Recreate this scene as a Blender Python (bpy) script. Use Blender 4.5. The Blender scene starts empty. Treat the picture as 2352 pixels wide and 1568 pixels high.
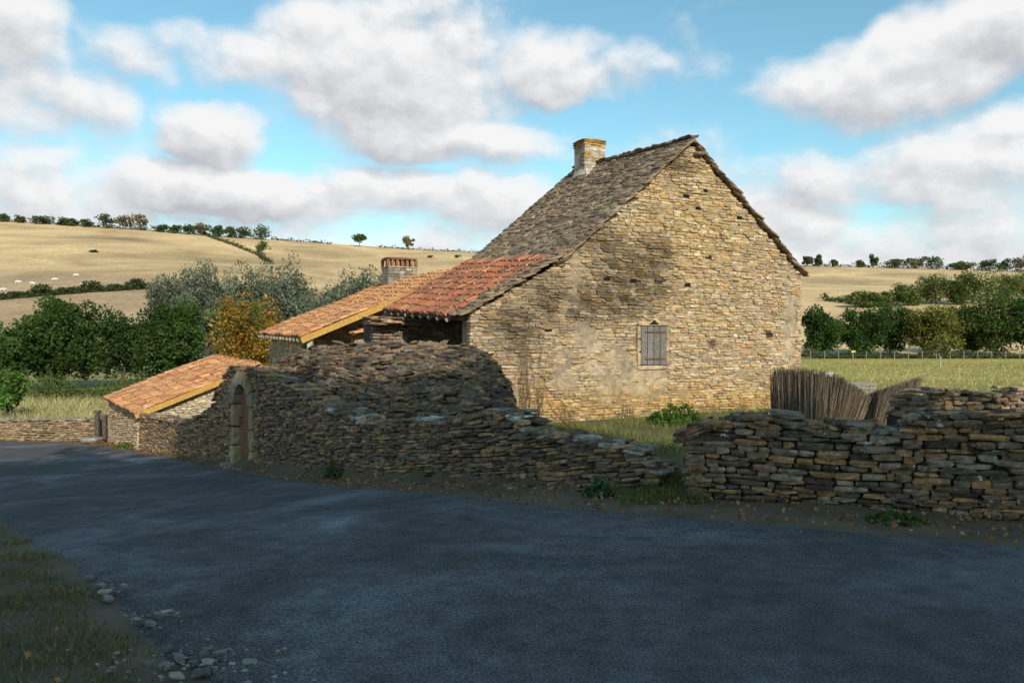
import bpy, math, random
import numpy as np
rng=np.random.default_rng(11); random.seed(5)
SC=bpy.context.scene; COL=SC.collection
FP=1829.0; CX=1176.0; CY=784.0; EH=1.6
def P(px,py,Y): return np.array([(px-CX)/FP*Y, Y, EH-(py-CY)/FP*Y])
def sm(t): t=np.clip(t,0,1); return t*t*(3-2*t)
U=lambda a,b: float(rng.uniform(a,b))
# ------------------------------------------------------------------ mesh helper
class MB:
    def __init__(s): s.v=[];s.f=[];s.c=[];s.m=[];s.n=0
    def add(s,V,Fc,col=(1,1,1),mat=0):
        V=np.asarray(V,float).reshape(-1,3); s.v.append(V)
        if isinstance(Fc,np.ndarray): Fl=(Fc+s.n).tolist()
        else: Fl=[[i+s.n for i in f] for f in Fc]
        s.f.extend(Fl); s.m.extend([mat]*len(Fl))
        c=np.asarray(col,float)
        if c.ndim==1: c=np.tile(c,(len(V),1))
        s.c.append(c); s.n+=len(V)
    def build(s,name,mats,parent=None,smooth=False):
        me=bpy.data.meshes.new(name)
        V=np.concatenate(s.v); me.from_pydata(V.tolist(),[],s.f)
        if not isinstance(mats,(list,tuple)): mats=[mats]
        for m in mats: me.materials.append(m)
        me.polygons.foreach_set('material_index',s.m)
        if smooth: me.polygons.foreach_set('use_smooth',[True]*len(s.f))
        ca=me.color_attributes.new('Col','FLOAT_COLOR','POINT')
        c=np.concatenate(s.c); c4=np.ones((len(c),4)); c4[:,:3]=c
        ca.data.foreach_set('color',c4.ravel())
        o=bpy.data.objects.new(name,me); COL.objects.link(o)
        if parent: o.parent=parent; o.matrix_parent_inverse=PINV(parent)
        return o
def PINV(p):
    from mathutils import Matrix
    return Matrix.Translation(p.location).inverted() if p.type=='EMPTY' else Matrix.Identity(4)
def tag(o,label,cat,group=None,kind=None):
    o['label']=label; o['category']=cat
    if group: o['group']=group
    if kind: o['kind']=kind
    return o
def thing(name,label,cat,loc=(0,0,0),group=None):
    o=bpy.data.objects.new(name,None); COL.objects.link(o); o.location=tuple(map(float,loc)); o.empty_display_size=.2
    return tag(o,label,cat,group)
# templates
_c=[(x,y,z) for x in (-1,0,1) for y in (-1,0,1) for z in (-1,0,1) if (x,y,z)!=(0,0,0)]
_ix={p:i for i,p in enumerate(_c)}
SF=[]
for ax in range(3):
    for sg in (-1,1):
        o1,o2=[a for a in range(3) if a!=ax]
        for i in (-1,0):
            for j in (-1,0):
                q=[]
                for (di,dj) in ((0,0),(1,0),(1,1),(0,1)):
                    p=[0,0,0]; p[ax]=sg; p[o1]=i+di; p[o2]=j+dj; q.append(_ix[tuple(p)])
                if (sg>0)==(ax==1): q=q[::-1]
                SF.append(q)
SF=np.array(SF)
SV=np.array(_c,float); _k=np.abs(SV).sum(1)
SV=SV*np.where(_k==3,.85,np.where(_k==2,.95,1.0))[:,None]
def stone(mb,c,t,n,z,hl,hd,hh,col,jit=.13,mat=0):
    V=SV+rng.uniform(-jit,jit,SV.shape)
    W=c+np.outer(V[:,0]*hl,t)+np.outer(V[:,1]*hd,n)+np.outer(V[:,2]*hh,z)
    mb.add(W,SF,col,mat)
BV=np.array([(x,y,z) for x in (-1,1) for y in (-1,1) for z in (-1,1)],float)
BF=np.array([[0,1,3,2],[4,6,7,5],[0,4,5,1],[2,3,7,6],[0,2,6,4],[1,5,7,3]])
ZA=np.array([0,0,1.])
def box(mb,c,t,n,z,hl,hd,hh,col=(1,1,1),mat=0):
    c=np.asarray(c,float); W=c+np.outer(BV[:,0]*hl,t)+np.outer(BV[:,1]*hd,n)+np.outer(BV[:,2]*hh,z)
    mb.add(W,BF,col,mat)
def beam(mb,a,b,w,h,col=(1,1,1),up=ZA):
    a=np.asarray(a,float); b=np.asarray(b,float); t=b-a; L=np.linalg.norm(t); t/=L
    n=np.cross(up,t); n/=np.linalg.norm(n); z=np.cross(t,n)
    box(mb,(a+b)/2,t,n,z,L/2,w/2,h/2,col)
def tube(mb,pts,rad,col,seg=6):
    pts=np.asarray(pts,float); n=len(pts); rad=np.broadcast_to(rad,(n,))
    V=[];Fc=[]
    for i in range(n):
        t=pts[min(i+1,n-1)]-pts[max(i-1,0)]; t/=np.linalg.norm(t)+1e-9
        r=np.array([1,0,0.]) if abs(t[0])<.8 else np.array([0,1.,0])
        a=np.cross(t,r); a/=np.linalg.norm(a); b=np.cross(t,a)
        for k in range(seg):
            th=2*math.pi*k/seg; V.append(pts[i]+rad[i]*(math.cos(th)*a+math.sin(th)*b))
    for i in range(n-1):
        for k in range(seg):
            Fc.append([i*seg+k,i*seg+(k+1)%seg,(i+1)*seg+(k+1)%seg,(i+1)*seg+k])
    mb.add(V,Fc,col)
def vc(base,var=.15,hue=.04):
    b=np.array(base)*U(1-var,1+var); return np.clip(b*(1+rng.uniform(-hue,hue,3)),0.003,1)
def pick(pal,var=.18):
    return vc(pal[int(rng.integers(len(pal)))],var)
# ------------------------------------------------------------------ materials
def newmat(name):
    m=bpy.data.materials.new(name); m.use_nodes=True; nt=m.node_tree; b=nt.nodes['Principled BSDF']
    b.inputs['Specular IOR Level'].default_value=.15
    return m,nt,b
def ramp(nt,src,stops):
    r=nt.nodes.new('ShaderNodeValToRGB'); nt.links.new(src,r.inputs[0]); e=r.color_ramp.elements
    while len(e)<len(stops): e.new(.5)
    for el,(p,c) in zip(e,stops):
        el.position=p; el.color=(c[0],c[1],c[2],1) if not isinstance(c,(int,float)) else (c,c,c,1)
    return r.outputs[0]
def noise(nt,vec,scale,detail=5,rough=.6,dist=0):
    n=nt.nodes.new('ShaderNodeTexNoise'); n.inputs['Scale'].default_value=scale; n.inputs['Detail'].default_value=detail
    n.inputs['Roughness'].default_value=rough; n.inputs['Distortion'].default_value=dist
    nt.links.new(vec,n.inputs['Vector']); return n.outputs[0]
def mix(nt,fac,a,b,mode='MIX'):
    n=nt.nodes.new('ShaderNodeMix'); n.data_type='RGBA'; n.blend_type=mode
    for s,v in ((n.inputs[0],fac),(n.inputs[6],a),(n.inputs[7],b)):
        if isinstance(v,bpy.types.NodeSocket): nt.links.new(v,s)
        elif isinstance(v,(int,float)): s.default_value=v if s.type=='VALUE' else (v,v,v,1)
        else: s.default_value=(*v,1)
    return n.outputs[2]
def mat_attr(name,nscale=6,lo=.6,hi=1.35,rough=.92,bump=.4,bscale=30,lichen=None,moss=None,big=None):
    m,nt,b=newmat(name); L=nt.links
    at=nt.nodes.new('ShaderNodeAttribute'); at.attribute_name='Col'
    tc=nt.nodes.new('ShaderNodeTexCoord'); v=tc.outputs['Object']
    c=mix(nt,1.0,at.outputs['Color'],ramp(nt,noise(nt,v,nscale,5,.7),[(.3,lo),(.7,hi)]),'MULTIPLY')
    if big: c=mix(nt,1.0,c,ramp(nt,noise(nt,v,big[0],4,.6,.6),[(.35,big[1]),(.65,big[2])]),'MULTIPLY')
    if lichen:
        sc,th,colr=lichen; k=ramp(nt,noise(nt,v,sc,4,.7),[(th,0),(th+.03,1)]); c=mix(nt,k,c,colr)
    if moss:
        sc,th,colr=moss; k=ramp(nt,noise(nt,v,sc,4,.7,1.0),[(th,0),(th+.09,1)]); c=mix(nt,k,c,colr)
    L.new(c,b.inputs['Base Color']); b.inputs['Roughness'].default_value=rough
    bn=nt.nodes.new('ShaderNodeBump'); bn.inputs['Strength'].default_value=bump; bn.inputs['Distance'].default_value=.02
    L.new(noise(nt,v,bscale,3,.7),bn.inputs['Height']); L.new(bn.outputs[0],b.inputs['Normal'])
    return m
M={}
M['ochre']=mat_attr('ochre_stone',14,.6,1.35,bump=.8,bscale=45,moss=(1.5,.66,(.14,.10,.06)))
M['dark']=mat_attr('lichened_stone',12,.4,1.6,bump=1.0,bscale=40,lichen=(7,.63,(.50,.51,.50)),moss=(3.0,.60,(.05,.04,.028)))
M['brown']=mat_attr('brown_stone',12,.45,1.5,bump=1.0,bscale=40,lichen=(10,.69,(.42,.41,.38)),moss=(2.2,.61,(.065,.05,.03)))
M['slab']=mat_attr('roof_slab_stone',9,.55,1.45,bump=.8,bscale=40,lichen=(8,.69,(.42,.37,.28)),moss=(3.2,.63,(.085,.06,.038)))
M['mortar']=mat_attr('lime_render',7,.55,1.3,bump=.8,bscale=22,big=(1.6,.65,1.12))
M['tile']=mat_attr('clay_tile',8,.6,1.25,bump=.4,bscale=50,moss=(3.0,.60,(.17,.095,.055)))
M['wood']=mat_attr('weathered_wood',20,.6,1.3,bump=.4,bscale=60)
M['bark']=mat_attr('bark',10,.5,1.4,bump=.6,bscale=30)
M['ground']=mat_attr('ground_soil',.9,.7,1.3,bump=.3,bscale=6,big=(.025,.68,1.2))
M['metal']=mat_attr('rusty_iron',20,.6,1.3,rough=.7)
M['paint']=mat_attr('plain_paint',5,.9,1.08,rough=.6,bump=.05)
def leafmat(name,tr=.3):
    m,nt,b=newmat(name); L=nt.links; nt.nodes.remove(b)
    at=nt.nodes.new('ShaderNodeAttribute'); at.attribute_name='Col'
    d=nt.nodes.new('ShaderNodeBsdfDiffuse'); t=nt.nodes.new('ShaderNodeBsdfTranslucent'); mx=nt.nodes.new('ShaderNodeMixShader')
    L.new(at.outputs['Color'],d.inputs[0]); L.new(at.outputs['Color'],t.inputs[0]); mx.inputs[0].default_value=tr
    L.new(d.outputs[0],mx.inputs[1]); L.new(t.outputs[0],mx.inputs[2]); L.new(mx.outputs[0],nt.nodes['Material Output'].inputs[0])
    return m
M['leaf']=leafmat('foliage',.35)
M['dry']=leafmat('dry_grass',.2)
# road
m,nt,b=newmat('asphalt'); tc=nt.nodes.new('ShaderNodeTexCoord'); v=tc.outputs['Object']
c=ramp(nt,noise(nt,v,.42,5,.62,.8),[(.3,(.09,.084,.08)),(.48,(.11,.105,.104)),(.58,(.145,.142,.148)),(.70,(.21,.21,.226))])
c=mix(nt,1.0,c,ramp(nt,noise(nt,v,75,3,.85),[(.34,.35),(.5,.95),(.66,2.0)]),'MULTIPLY')
c=mix(nt,1.0,c,ramp(nt,noise(nt,v,4,5,.75),[(.3,.68),(.7,1.28)]),'MULTIPLY')
nt.links.new(c,b.inputs['Base Color']); b.inputs['Roughness'].default_value=.95; b.inputs['Specular IOR Level'].default_value=.05
bn=nt.nodes.new('ShaderNodeBump'); bn.inputs['Strength'].default_value=.7; bn.inputs['Distance'].default_value=.01
nt.links.new(noise(nt,v,60,3,.8),bn.inputs['Height']); nt.links.new(bn.outputs[0],b.inputs['Normal']); M['road']=m
# ------------------------------------------------------------------ terrain
_s=[-60,0,5.5,8.2,11.5,16.5,21.6,28.3,35,60]; _z=[0,0,-.01,-.25,-.66,-1.1,-1.4,-1.75,-2.1,-2.4]
def f_road(s): return sum(np.interp(s+d,_s,_z) for d in (-1.2,-.6,0,.6,1.2))/5
FW=[(1512,8.6,1112,1084),(1470,8.7,1113,1042),(1430,8.8,1115,1026),(1330,9.15,1115,1010),(1210,9.8,1117,990),(1170,10.0,1117,950),(1110,10.4,1117,948),
    (1000,11.1,1116,966),(850,12.5,1109,976),(760,13.6,1101,940),(680,14.8,1093,892),(620,15.8,1085,860),(590,16.4,1080,850),
    (525,17.8,1068,846),(505,18.3,1064,886),(485,18.8,1060,934),(430,20.3,1050,968),(360,22.3,1040,960),(318,23.5,1034,952)]
FWp=[P(a,c,Y) for a,Y,c,d in FW]; FWt=[P(a,d,Y)[2] for a,Y,c,d in FW]
RW=[(2750,6.7,1215,965),(2352,7.05,1192,972),(2200,7.3,1182,972),(2080,7.5,1172,982),(1960,7.7,1163,988),(1860,7.85,1156,978),(1780,7.95,1150,962),(1690,8.02,1143,972),(1640,8.06,1140,964),(1605,8.1,1137,990),(1575,8.12,1135,1012)]
RWp=[P(a,c,Y) for a,Y,c,d in RW]; RWt=[P(a,d,Y)[2] for a,Y,c,d in RW]
OB0=np.array([-11.06,23.5,0]); OB1=np.array([-13.7,27.0,0])
LW=[(218,27.5,1010,962),(120,28.6,1011,962),(0,30,1012,963),(-120,31.3,1012,963),(-400,34,1012,964)]
LWp=[P(a,c,Y) for a,Y,c,d in LW]; LWt=[P(a,d,Y)[2] for a,Y,c,d in LW]
wl=sorted([(p[0],p[1]) for p in RWp+FWp+[OB1]+LWp]+[(16,4.5),(60,2)])
wlx=[a for a,b_ in wl]; wly=[b_ for a,b_ in wl]
def ywall(x): return np.interp(x,wlx,wly)
TP=[-600,-400,0,300,480,620,800,950,1090,1400,1850,2100,2352,2800]; TY=[500,498,503,522,537,547,560,570,577,592,608,613,622,640]
def Tt(t): return (CY-np.interp(t*FP+CX,TP,TY))/FP
def uY(y):
    r=0
    for k in (.86,.93,1,1.07,1.14): r=r+np.interp(np.log(np.maximum(y*k,1)),np.log([95,120,180,300,520]),[0,.12,.44,.68,1.0])
    return r/5
def G(x,y):
    x=np.asarray(x,float); y=np.asarray(y,float)
    front=f_road(-.66*x+.75*y)
    w=sm((x+14)/13); zr=.04+.07*sm((x-1)/6)-.0099*np.clip(y-18,0,80)
    back=-2.2*(1-w)+zr*w
    k=sm((y-ywall(x)-.1)/.35)
    near=front*(1-k)+back*k
    yc=np.clip(y,1,450); u=uY(yc)/uY(np.array(450.)); t=np.clip(x/yc,-.9,.9)
    z=near+(Tt(t)*yc+EH-near)*u
    z=z+u*(1.6*np.sin(x/37+y/51)+1.1*np.sin(x/19-y/43)) *(1-sm((y-330)/100))
    z=z-np.clip(y-450,0,1e9)*.12
    return z
def GP(px,py,Y0=95,Y1=450):
    Y=np.linspace(Y0,Y1,1500); X=(px-CX)/FP*Y; Z=G(X,Y); pz=EH-(py-CY)/FP*Y
    i=np.argmax(Z>=pz); 
    if Z[i]<pz[i]: i=len(Y)-1
    return np.array([X[i],Y[i],Z[i]])
def axis(a,b,st,far,gr):
    L=list(np.arange(a,b,st)); s=st; v=L[-1]
    while v<far: s*=gr; v+=s; L.append(v)
    return L
ys=axis(-6,34,.4,950,1.03); ys=[-60,-40,-25,-15,-10]+ys
xr=axis(0,16,.4,900,1.035); xs=sorted(set([-a for a in axis(0,20,.4,900,1.035)]+xr))
xs=np.array(xs); ys=np.array(ys); XX,YY=np.meshgrid(xs,ys); ZZ=G(XX,YY)
nyv=[3.7,5,7,10.5,16.5,21,24]; nxv=[-1.48,-2.5,-4.1,-6.75,-12,-20,-30]
def xnear(y): return np.interp(y,[-3,2.4]+nyv,[6,.2]+nxv)
def C3(c): return np.array(c)[None,None,:]*np.ones(XX.shape+(3,))
front=YY<ywall(XX)+.2
col=C3((.175,.13,.088))
lv=(XX<xnear(YY)-.5)
col=np.where((front&lv)[...,None],C3((.11,.095,.05)),col)
yard=C3((.13,.13,.055)); mead=C3((.34,.29,.085)); lf=C3((.31,.265,.11)); hill=C3((.58,.405,.205))
bk=np.where((XX>-6)[...,None],yard,lf)
k=sm((YY-18)/14)[...,None]; bk=np.where((XX>-6)[...,None],yard*(1-k)+mead*k,bk)
col=np.where(front[...,None],col,bk)
kh=sm((YY-95)/18)[...,None]; 
low=sm((235-YY)/30)[...,None]*(XX<0)[...,None]
hl=hill*(1-low)+C3((.40,.275,.155))*low
drk=(np.exp(-((XX+105)/45)**2-((YY-330)/25)**2)+np.exp(-((XX+190)/30)**2-((YY-380)/15)**2)+.7*np.exp(-((XX+60)/60)**2-((YY-260)/22)**2))[...,None]*.38
hl=hl*(1-drk)
col=col*(1-kh)+hl*kh
nx,ny=len(xs),len(ys); V=np.stack([XX,YY,ZZ],-1).reshape(-1,3)
I=np.arange(nx*ny).reshape(ny,nx); Fq=np.stack([I[:-1,:-1],I[:-1,1:],I[1:,1:],I[1:,:-1]],-1).reshape(-1,4)
mb=MB(); mb.add(V,Fq,col.reshape(-1,3)); g=mb.build('ground',M['ground'],smooth=True); g['kind']='structure'
# road
far=[(14,4.2),(9,5.1),(4,6.2),(3,6.64),(1.67,7.2),(.53,7.8),(-.9,9.3),(-2.3,11.2),(-4.75,15),(-8.5,20),(-12.9,25),(-18.6,29),(-32,32.8)]
near=[(14,-4),(8,-3),(3,.2),(1,1.8),(-.4,2.8),(-1.48,3.7),(-2.5,5),(-4.1,7),(-6.75,10.5),(-12,16.5),(-16,19),(-20,21),(-32,24.5)]
def resamp(p,n):
    p=np.array(p,float); idx=np.linspace(0,len(p)-1,n); k=np.arange(len(p)); return np.stack([np.interp(idx,k,p[:,i]) for i in range(2)],-1)
n=360; mrow=40; fa=resamp(far,n); ne=resamp(near,n)
def jag(n_,a): 
    j2=np.interp(np.arange(n_),np.arange(0,n_+4,4),rng.uniform(-a*1.3,a*1.3,len(np.arange(0,n_+4,4)))); return (rng.uniform(-a,a,n_)*.4+j2)[:,None]
w=np.linspace(0,1,mrow)[None,:,None]; R=fa[:,None,:]*(1-w)+ne[:,None,:]*w
ac=ne-fa; ac/=np.linalg.norm(ac,axis=1)[:,None]
R[:,0]+=ac*jag(n,.035); R[:,-1]+=ac*jag(n,.06)
RZ=G(R[...,0],R[...,1])+.03; RZ[:,0]-=.04; RZ[:,-1]-=.04
V=np.concatenate([R,RZ[...,None]],-1).reshape(-1,3); I=np.arange(n*mrow).reshape(n,mrow)
Fq=np.stack([I[:-1,:-1],I[:-1,1:],I[1:,1:],I[1:,:-1]],-1).reshape(-1,4)
mb=MB(); mb.add(V,Fq); r=mb.build('road',M['road'],smooth=True); r['kind']='structure'
# ------------------------------------------------------------------ stonework
def stone_face(mb,path,zb,zt,ns,ch,ln,pal,prot=None,skip=None,colf=None,depth=.09,tj=.03,gap=.88,var=.22,mat=0,wv=.018):
    path=np.asarray(path,float)[:,:2]; L=np.r_[0,np.cumsum(np.linalg.norm(np.diff(path,axis=0),axis=1))]
    LT=L[-1]; ev=lambda u,a: np.interp(u,L,a)
    H=max(np.array(zt)-np.array(zb)); v=0
    while v<H:
        h=U(*ch); u=-U(0,ln[1])
        while u<LT:
            l=U(*ln)*(.7+.6*rng.random()); a0=max(u,0); a1=min(u+l,LT)
            if a1-a0>.05:
                uc=(a0+a1)/2; z=ev(uc,zb)+v+h/2+U(-.008,.008)+wv*math.sin(uc*1.7+v*3)+wv*.6*math.sin(uc*4.1-v*5)
                if z<ev(uc,zt)+U(-tj,tj) and not(skip and skip(uc,z)):
                    d=.04; p0=np.array([ev(uc-d,path[:,0]),ev(uc-d,path[:,1]),ev(uc-d,zb)]); p1=np.array([ev(uc+d,path[:,0]),ev(uc+d,path[:,1]),ev(uc+d,zb)])
                    t=p1-p0; t/=np.linalg.norm(t)+1e-9; nn=np.array([t[1],-t[0],0])*ns; nn/=np.linalg.norm(nn)
                    t=t+ZA*U(-.06,.06); nn=nn+t*U(-.08,.08)
                    c=np.array([ev(uc,path[:,0]),ev(uc,path[:,1]),z])
                    pr=prot(uc,z) if prot else U(-.015,.025)
                    cc=pick(pal,var)
                    if colf: cc=cc*colf(uc,z)
                    hh=h/2*gap*U(.8,1.18)
                    stone(mb,c+nn*(pr-depth),t,nn,ZA,(a1-a0)/2*.99,depth,hh,cc)
            u+=l
        v+=h
def core_strip(mb,path,zb,zt,ns,off,thick,col,mat=0):
    path=np.asarray(path,float)[:,:2]; n=len(path); V=[];Fc=[]
    for i in range(n):
        t=path[min(i+1,n-1)]-path[max(i-1,0)]; t/=np.linalg.norm(t); nn=np.array([t[1],-t[0]])*ns
        for o_,z in ((off,zb[i]-.6),(off,zt[i]),(off+thick,zt[i]),(off+thick,zb[i]-.6)):
            q=path[i]-nn*o_; V.append((q[0],q[1],z))
    for i in range(n-1):
        for k in range(3): Fc.append([i*4+k,i*4+k+1,(i+1)*4+k+1,(i+1)*4+k])
    Fc.append([0,1,2,3]); Fc.append([(n-1)*4+k for k in range(4)]); mb.add(V,Fc,col,mat)
def cap_stones(mb,path,zt,ns,thick,pal,layers=2,ln=(.16,.32),hh=(.02,.035),mess=.03,sl=.35):
    path=np.asarray(path,float)[:,:2]; L=np.r_[0,np.cumsum(np.linalg.norm(np.diff(path,axis=0),axis=1))]
    for k in range(layers):
        u=U(-.2,0)
        while u<L[-1]:
            l=U(*ln)
            uc=min(max(u+l/2,0.05),L[-1]-.05); d=.05
            p0=np.array([np.interp(uc-d,L,path[:,0]),np.interp(uc-d,L,path[:,1]),np.interp(uc-d,L,zt)]); p1=np.array([np.interp(uc+d,L,path[:,0]),np.interp(uc+d,L,path[:,1]),np.interp(uc+d,L,zt)])
            t=p1-p0; t[2]*=sl; t/=np.linalg.norm(t); nn=np.array([t[1],-t[0],0])*ns; nn/=np.linalg.norm(nn)
            q=(p0+p1)/2; q[2]+=k*.045-.03+U(-mess,mess)
            if k==0 or rng.random()<.65:
                for side in (.16,.5,.84):
                    tt=t+ZA*U(-.12,.12); n2=nn+t*U(-.3,.3)+ZA*U(-.1,.1)
                    stone(mb,q-nn*(thick*side+U(-.03,.04)-.01)+t*U(-.06,.06),tt,n2,ZA+t*U(-.1,.1),l/2*U(.65,1.05),thick*U(.17,.22),U(*hh),pick(pal,.3),jit=.18)
            u+=l
br_=lambda L,k:[tuple(min(1,c*k) for c in a) for a in L]
DK=br_([(.17,.12,.075),(.22,.145,.082),(.135,.103,.078),(.11,.085,.063),(.26,.16,.085),(.18,.14,.10),(.10,.075,.055)],1.6)
RG=br_([(.185,.125,.073),(.26,.15,.07),(.14,.10,.07),(.2,.158,.112),(.26,.155,.078),(.115,.085,.06),(.18,.145,.105),(.08,.063,.048)],1.4)
OC=[(.51,.37,.205),(.56,.43,.27),(.44,.31,.175),(.54,.385,.20),(.48,.38,.26),(.38,.28,.18),(.58,.465,.32),(.43,.33,.22),(.50,.33,.155)]
# --- right boundary wall
T=thing('boundary_wall','low dry stone wall with white lichen, right of the grassy gap, along the road','wall',RWp[5])
mb=MB(); zb=[p[2]-.03 for p in RWp]; stone_face(mb,RWp,zb,RWt,-1,(.028,.074),(.10,.32),RG,depth=.1,gap=1.0,prot=lambda u,z:U(-.035,.03),var=.3,wv=.024,tj=.04)
core_strip(mb,RWp,zb,[z-.07 for z in RWt],-1,.11,.36,(.07,.055,.04)); cap_stones(mb,RWp,RWt,-1,.5,RG,3,(.12,.30),(.016,.030),mess=.03)
e0=RWp[-1]; tdir=(RWp[-1]-RWp[-2]); tdir[2]=0; tdir/=np.linalg.norm(tdir); nb=np.array([-tdir[1],tdir[0],0]); nb=nb if nb[1]>0 else -nb
pth=[e0,e0+nb*.5]; stone_face(mb,pth,[zb[-1]]*2,[RWt[-1]]*2,1 if np.dot(np.array([nb[1],-nb[0]]),tdir[:2])>0 else -1,(.05,.09),(.12,.3),RG,depth=.1)
mb.build('stonework',M['dark'],T)
# back right wall
T=thing('ruined_wall','short crumbling mossy stone wall standing behind the right roadside wall at the frame edge','wall',P(2200,1000,10.5))
BW=[(2700,11.2,1050,922),(2352,10.8,1055,918),(2240,10.6,1058,924),(2160,10.5,1060,916),(2125,10.4,1062,925),(2105,10.3,1062,955)]
bp=[P(a,c,Y) for a,Y,c,d in BW]; bt=[P(a,d,Y)[2] for a,Y,c,d in BW]; mb=MB()
stone_face(mb,bp,[p[2] for p in bp],bt,-1,(.04,.07),(.1,.25),DK,depth=.1); core_strip(mb,bp,[p[2] for p in bp],[z-.05 for z in bt],-1,.12,.3,(.06,.05,.04)); cap_stones(mb,bp,bt,-1,.45,DK,4,(.1,.22),(.014,.028),.05)
mb.build('stonework',M['brown'],T)
# --- front wall with arched door
T=thing('boundary_wall','long curved dark dry stone wall with an arched doorway beside the road','wall',FWp[8])
mb=MB()
A=FWp[:13]; At=FWt[:13]; B=FWp[13:]; Bt=FWt[13:]
zb=[p[2]-.03 for p in A]; stone_face(mb,A,zb,At,-1,(.028,.062),(.10,.32),DK,depth=.1,gap=1.0,prot=lambda u,z:U(-.035,.025),var=.28,wv=.02)
core_strip(mb,A,zb,[z-.07 for z in At],-1,.11,.36,(.07,.055,.04))
CPL=DK+[(.36,.34,.3),(.42,.4,.36)]
cap_stones(mb,A[:7],At[:7],-1,.5,CPL,2,(.13,.28),(.016,.028),.02,sl=.1); cap_stones(mb,A[6:10],At[6:10],-1,.5,CPL,2,(.16,.36),(.022,.034),.02,sl=.5); cap_stones(mb,A[9:],At[9:],-1,.5,DK,1,sl=.5)
e0=A[0]; tdir=A[0]-A[1]; tdir[2]=0; tdir/=np.linalg.norm(tdir); nb=np.array([-tdir[1],tdir[0],0]); nb=nb if nb[1]>0 else -nb
stone_face(mb,[e0,e0+nb*.5],[zb[0]]*2,[At[0]+.02]*2,1 if np.dot(np.array([nb[1],-nb[0]]),tdir[:2])>0 else -1,(.04,.07),(.12,.3),DK,depth=.1)
BWm=[c for c in DK]+[(.46,.29,.15),(.42,.27,.14),(.40,.25,.13)]
zb=[p[2]-.03 for p in B]; stone_face(mb,B,zb,Bt,-1,(.035,.07),(.12,.32),BWm,depth=.1,gap=.97)
core_strip(mb,B,zb,[z-.06 for z in Bt],-1,.12,.35,(.08,.055,.035)); cap_stones(mb,B,Bt,-1,.5,DK,2,sl=.5)
D0=A[-1].copy(); D1=B[0].copy(); dL=np.linalg.norm((D1-D0)[:2]); dd=(D1-D0); dd[2]=0; dd/=np.linalg.norm(dd); dn=np.array([dd[1],-dd[0],0.]); dn=dn if np.dot(dn,-D0)>0 else -dn
DZ=D0[2]-.02; uo=(dL/2); ow=.44; spr=DZ+1.32; top=At[-1]
def W3(u,z,o=0): return np.array([D0[0],D0[1],0])+dd*u+ZA*z+dn*o
def indoor(u,z,m=.0):
    return abs(u-uo)<ow+m and (z<spr or (u-uo)**2+(z-spr)**2<(ow+m)**2)
stone_face(mb,[D0,D1],[DZ-.05]*2,[top,Bt[0]],-1 if np.dot(np.array([dd[1],-dd[0],0]),dn)<0 else 1,(.04,.07),(.1,.28),BWm,skip=lambda u,z:indoor(u,z,.27),depth=.1,gap=.97)
for (ua,ub) in ((0,uo-ow-.05),(uo+ow+.05,dL)):
    box(mb,W3((ua+ub)/2,(DZ-.3+top)/2-.03,-.3),dd,dn,ZA,(ub-ua)/2,.17,(top-DZ+.3)/2-.03,(.07,.05,.035))
box(mb,W3(dL/2,(spr+ow+.04+top-.05)/2,-.3),dd,dn,ZA,dL/2-.01,.165,(top-.05-spr-ow-.04)/2,(.07,.05,.035))
cap_stones(mb,[D0,D1],[top,Bt[0]],-1,.5,DK,2)
mb.build('stonework',M['brown'],T)
mb=MB(); JC=[(.42,.32,.20),(.37,.28,.18),(.46,.33,.18),(.38,.32,.24)]
for sd in (-1,1):
    z=DZ
    while z<spr-.01:
        h=min(U(.28,.5),spr-z); h=spr-z if spr-z-h<.15 else h
        wj=U(.24,.3); stone(mb,W3(uo+sd*(ow+wj/2),z+h/2,-.15),dd,dn,ZA,wj/2,.2,h/2*.985,pick(JC,.1),jit=.02); z+=h
for k in range(7):
    a0=math.pi*k/7+.02; a1=math.pi*(k+1)/7-.02; V=[]
    for o_ in (.05,-.35):
        for (rr,a) in ((ow,a0),(ow+.28,a0),(ow+.28,a1),(ow,a1)): V.append(W3(uo+rr*math.cos(a),spr+rr*math.sin(a),o_))
    mb.add(V,[[0,1,2,3],[7,6,5,4],[0,4,5,1],[1,5,6,2],[2,6,7,3],[3,7,4,0]],pick(JC,.12))
box(mb,W3(uo,DZ-.04,.05),dd,dn,ZA,ow+.22,.22,.06,(.38,.3,.22))
mb.build('door_surround',M['mortar'],T)
mb=MB()
for k in range(6):
    u0=uo-ow+k*2*ow/6; u1=u0+2*ow/6-.008
    t0=spr+math.sqrt(max(0,ow*ow-(u0-uo)**2)); t1=spr+math.sqrt(max(0,ow*ow-(min(u1,uo+ow)-uo)**2))
    V=[]
    for o_ in (-.12,-.16): V+=[W3(u0,DZ,o_),W3(u1,DZ,o_),W3(u1,t1,o_),W3(u0,t0,o_)]
    mb.add(V,[[0,1,2,3],[7,6,5,4],[0,4,5,1],[1,5,6,2],[2,6,7,3],[3,7,4,0]],vc((.27,.13,.08),.15))
box(mb,W3(uo,DZ+.9,-.2),dd,dn,ZA,ow,.02,.9,(.08,.04,.03))
door=mb.build('door',M['wood'],T)
mb=MB(); tube(mb,[W3(uo+.28,DZ+.9,-.11),W3(uo+.28,DZ+.9,-.05),W3(uo+.28,DZ+1.02,-.05),W3(uo+.28,DZ+1.02,-.11)],.012,(.06,.05,.05)); mb.build('handle',M['metal'],door)
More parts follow.
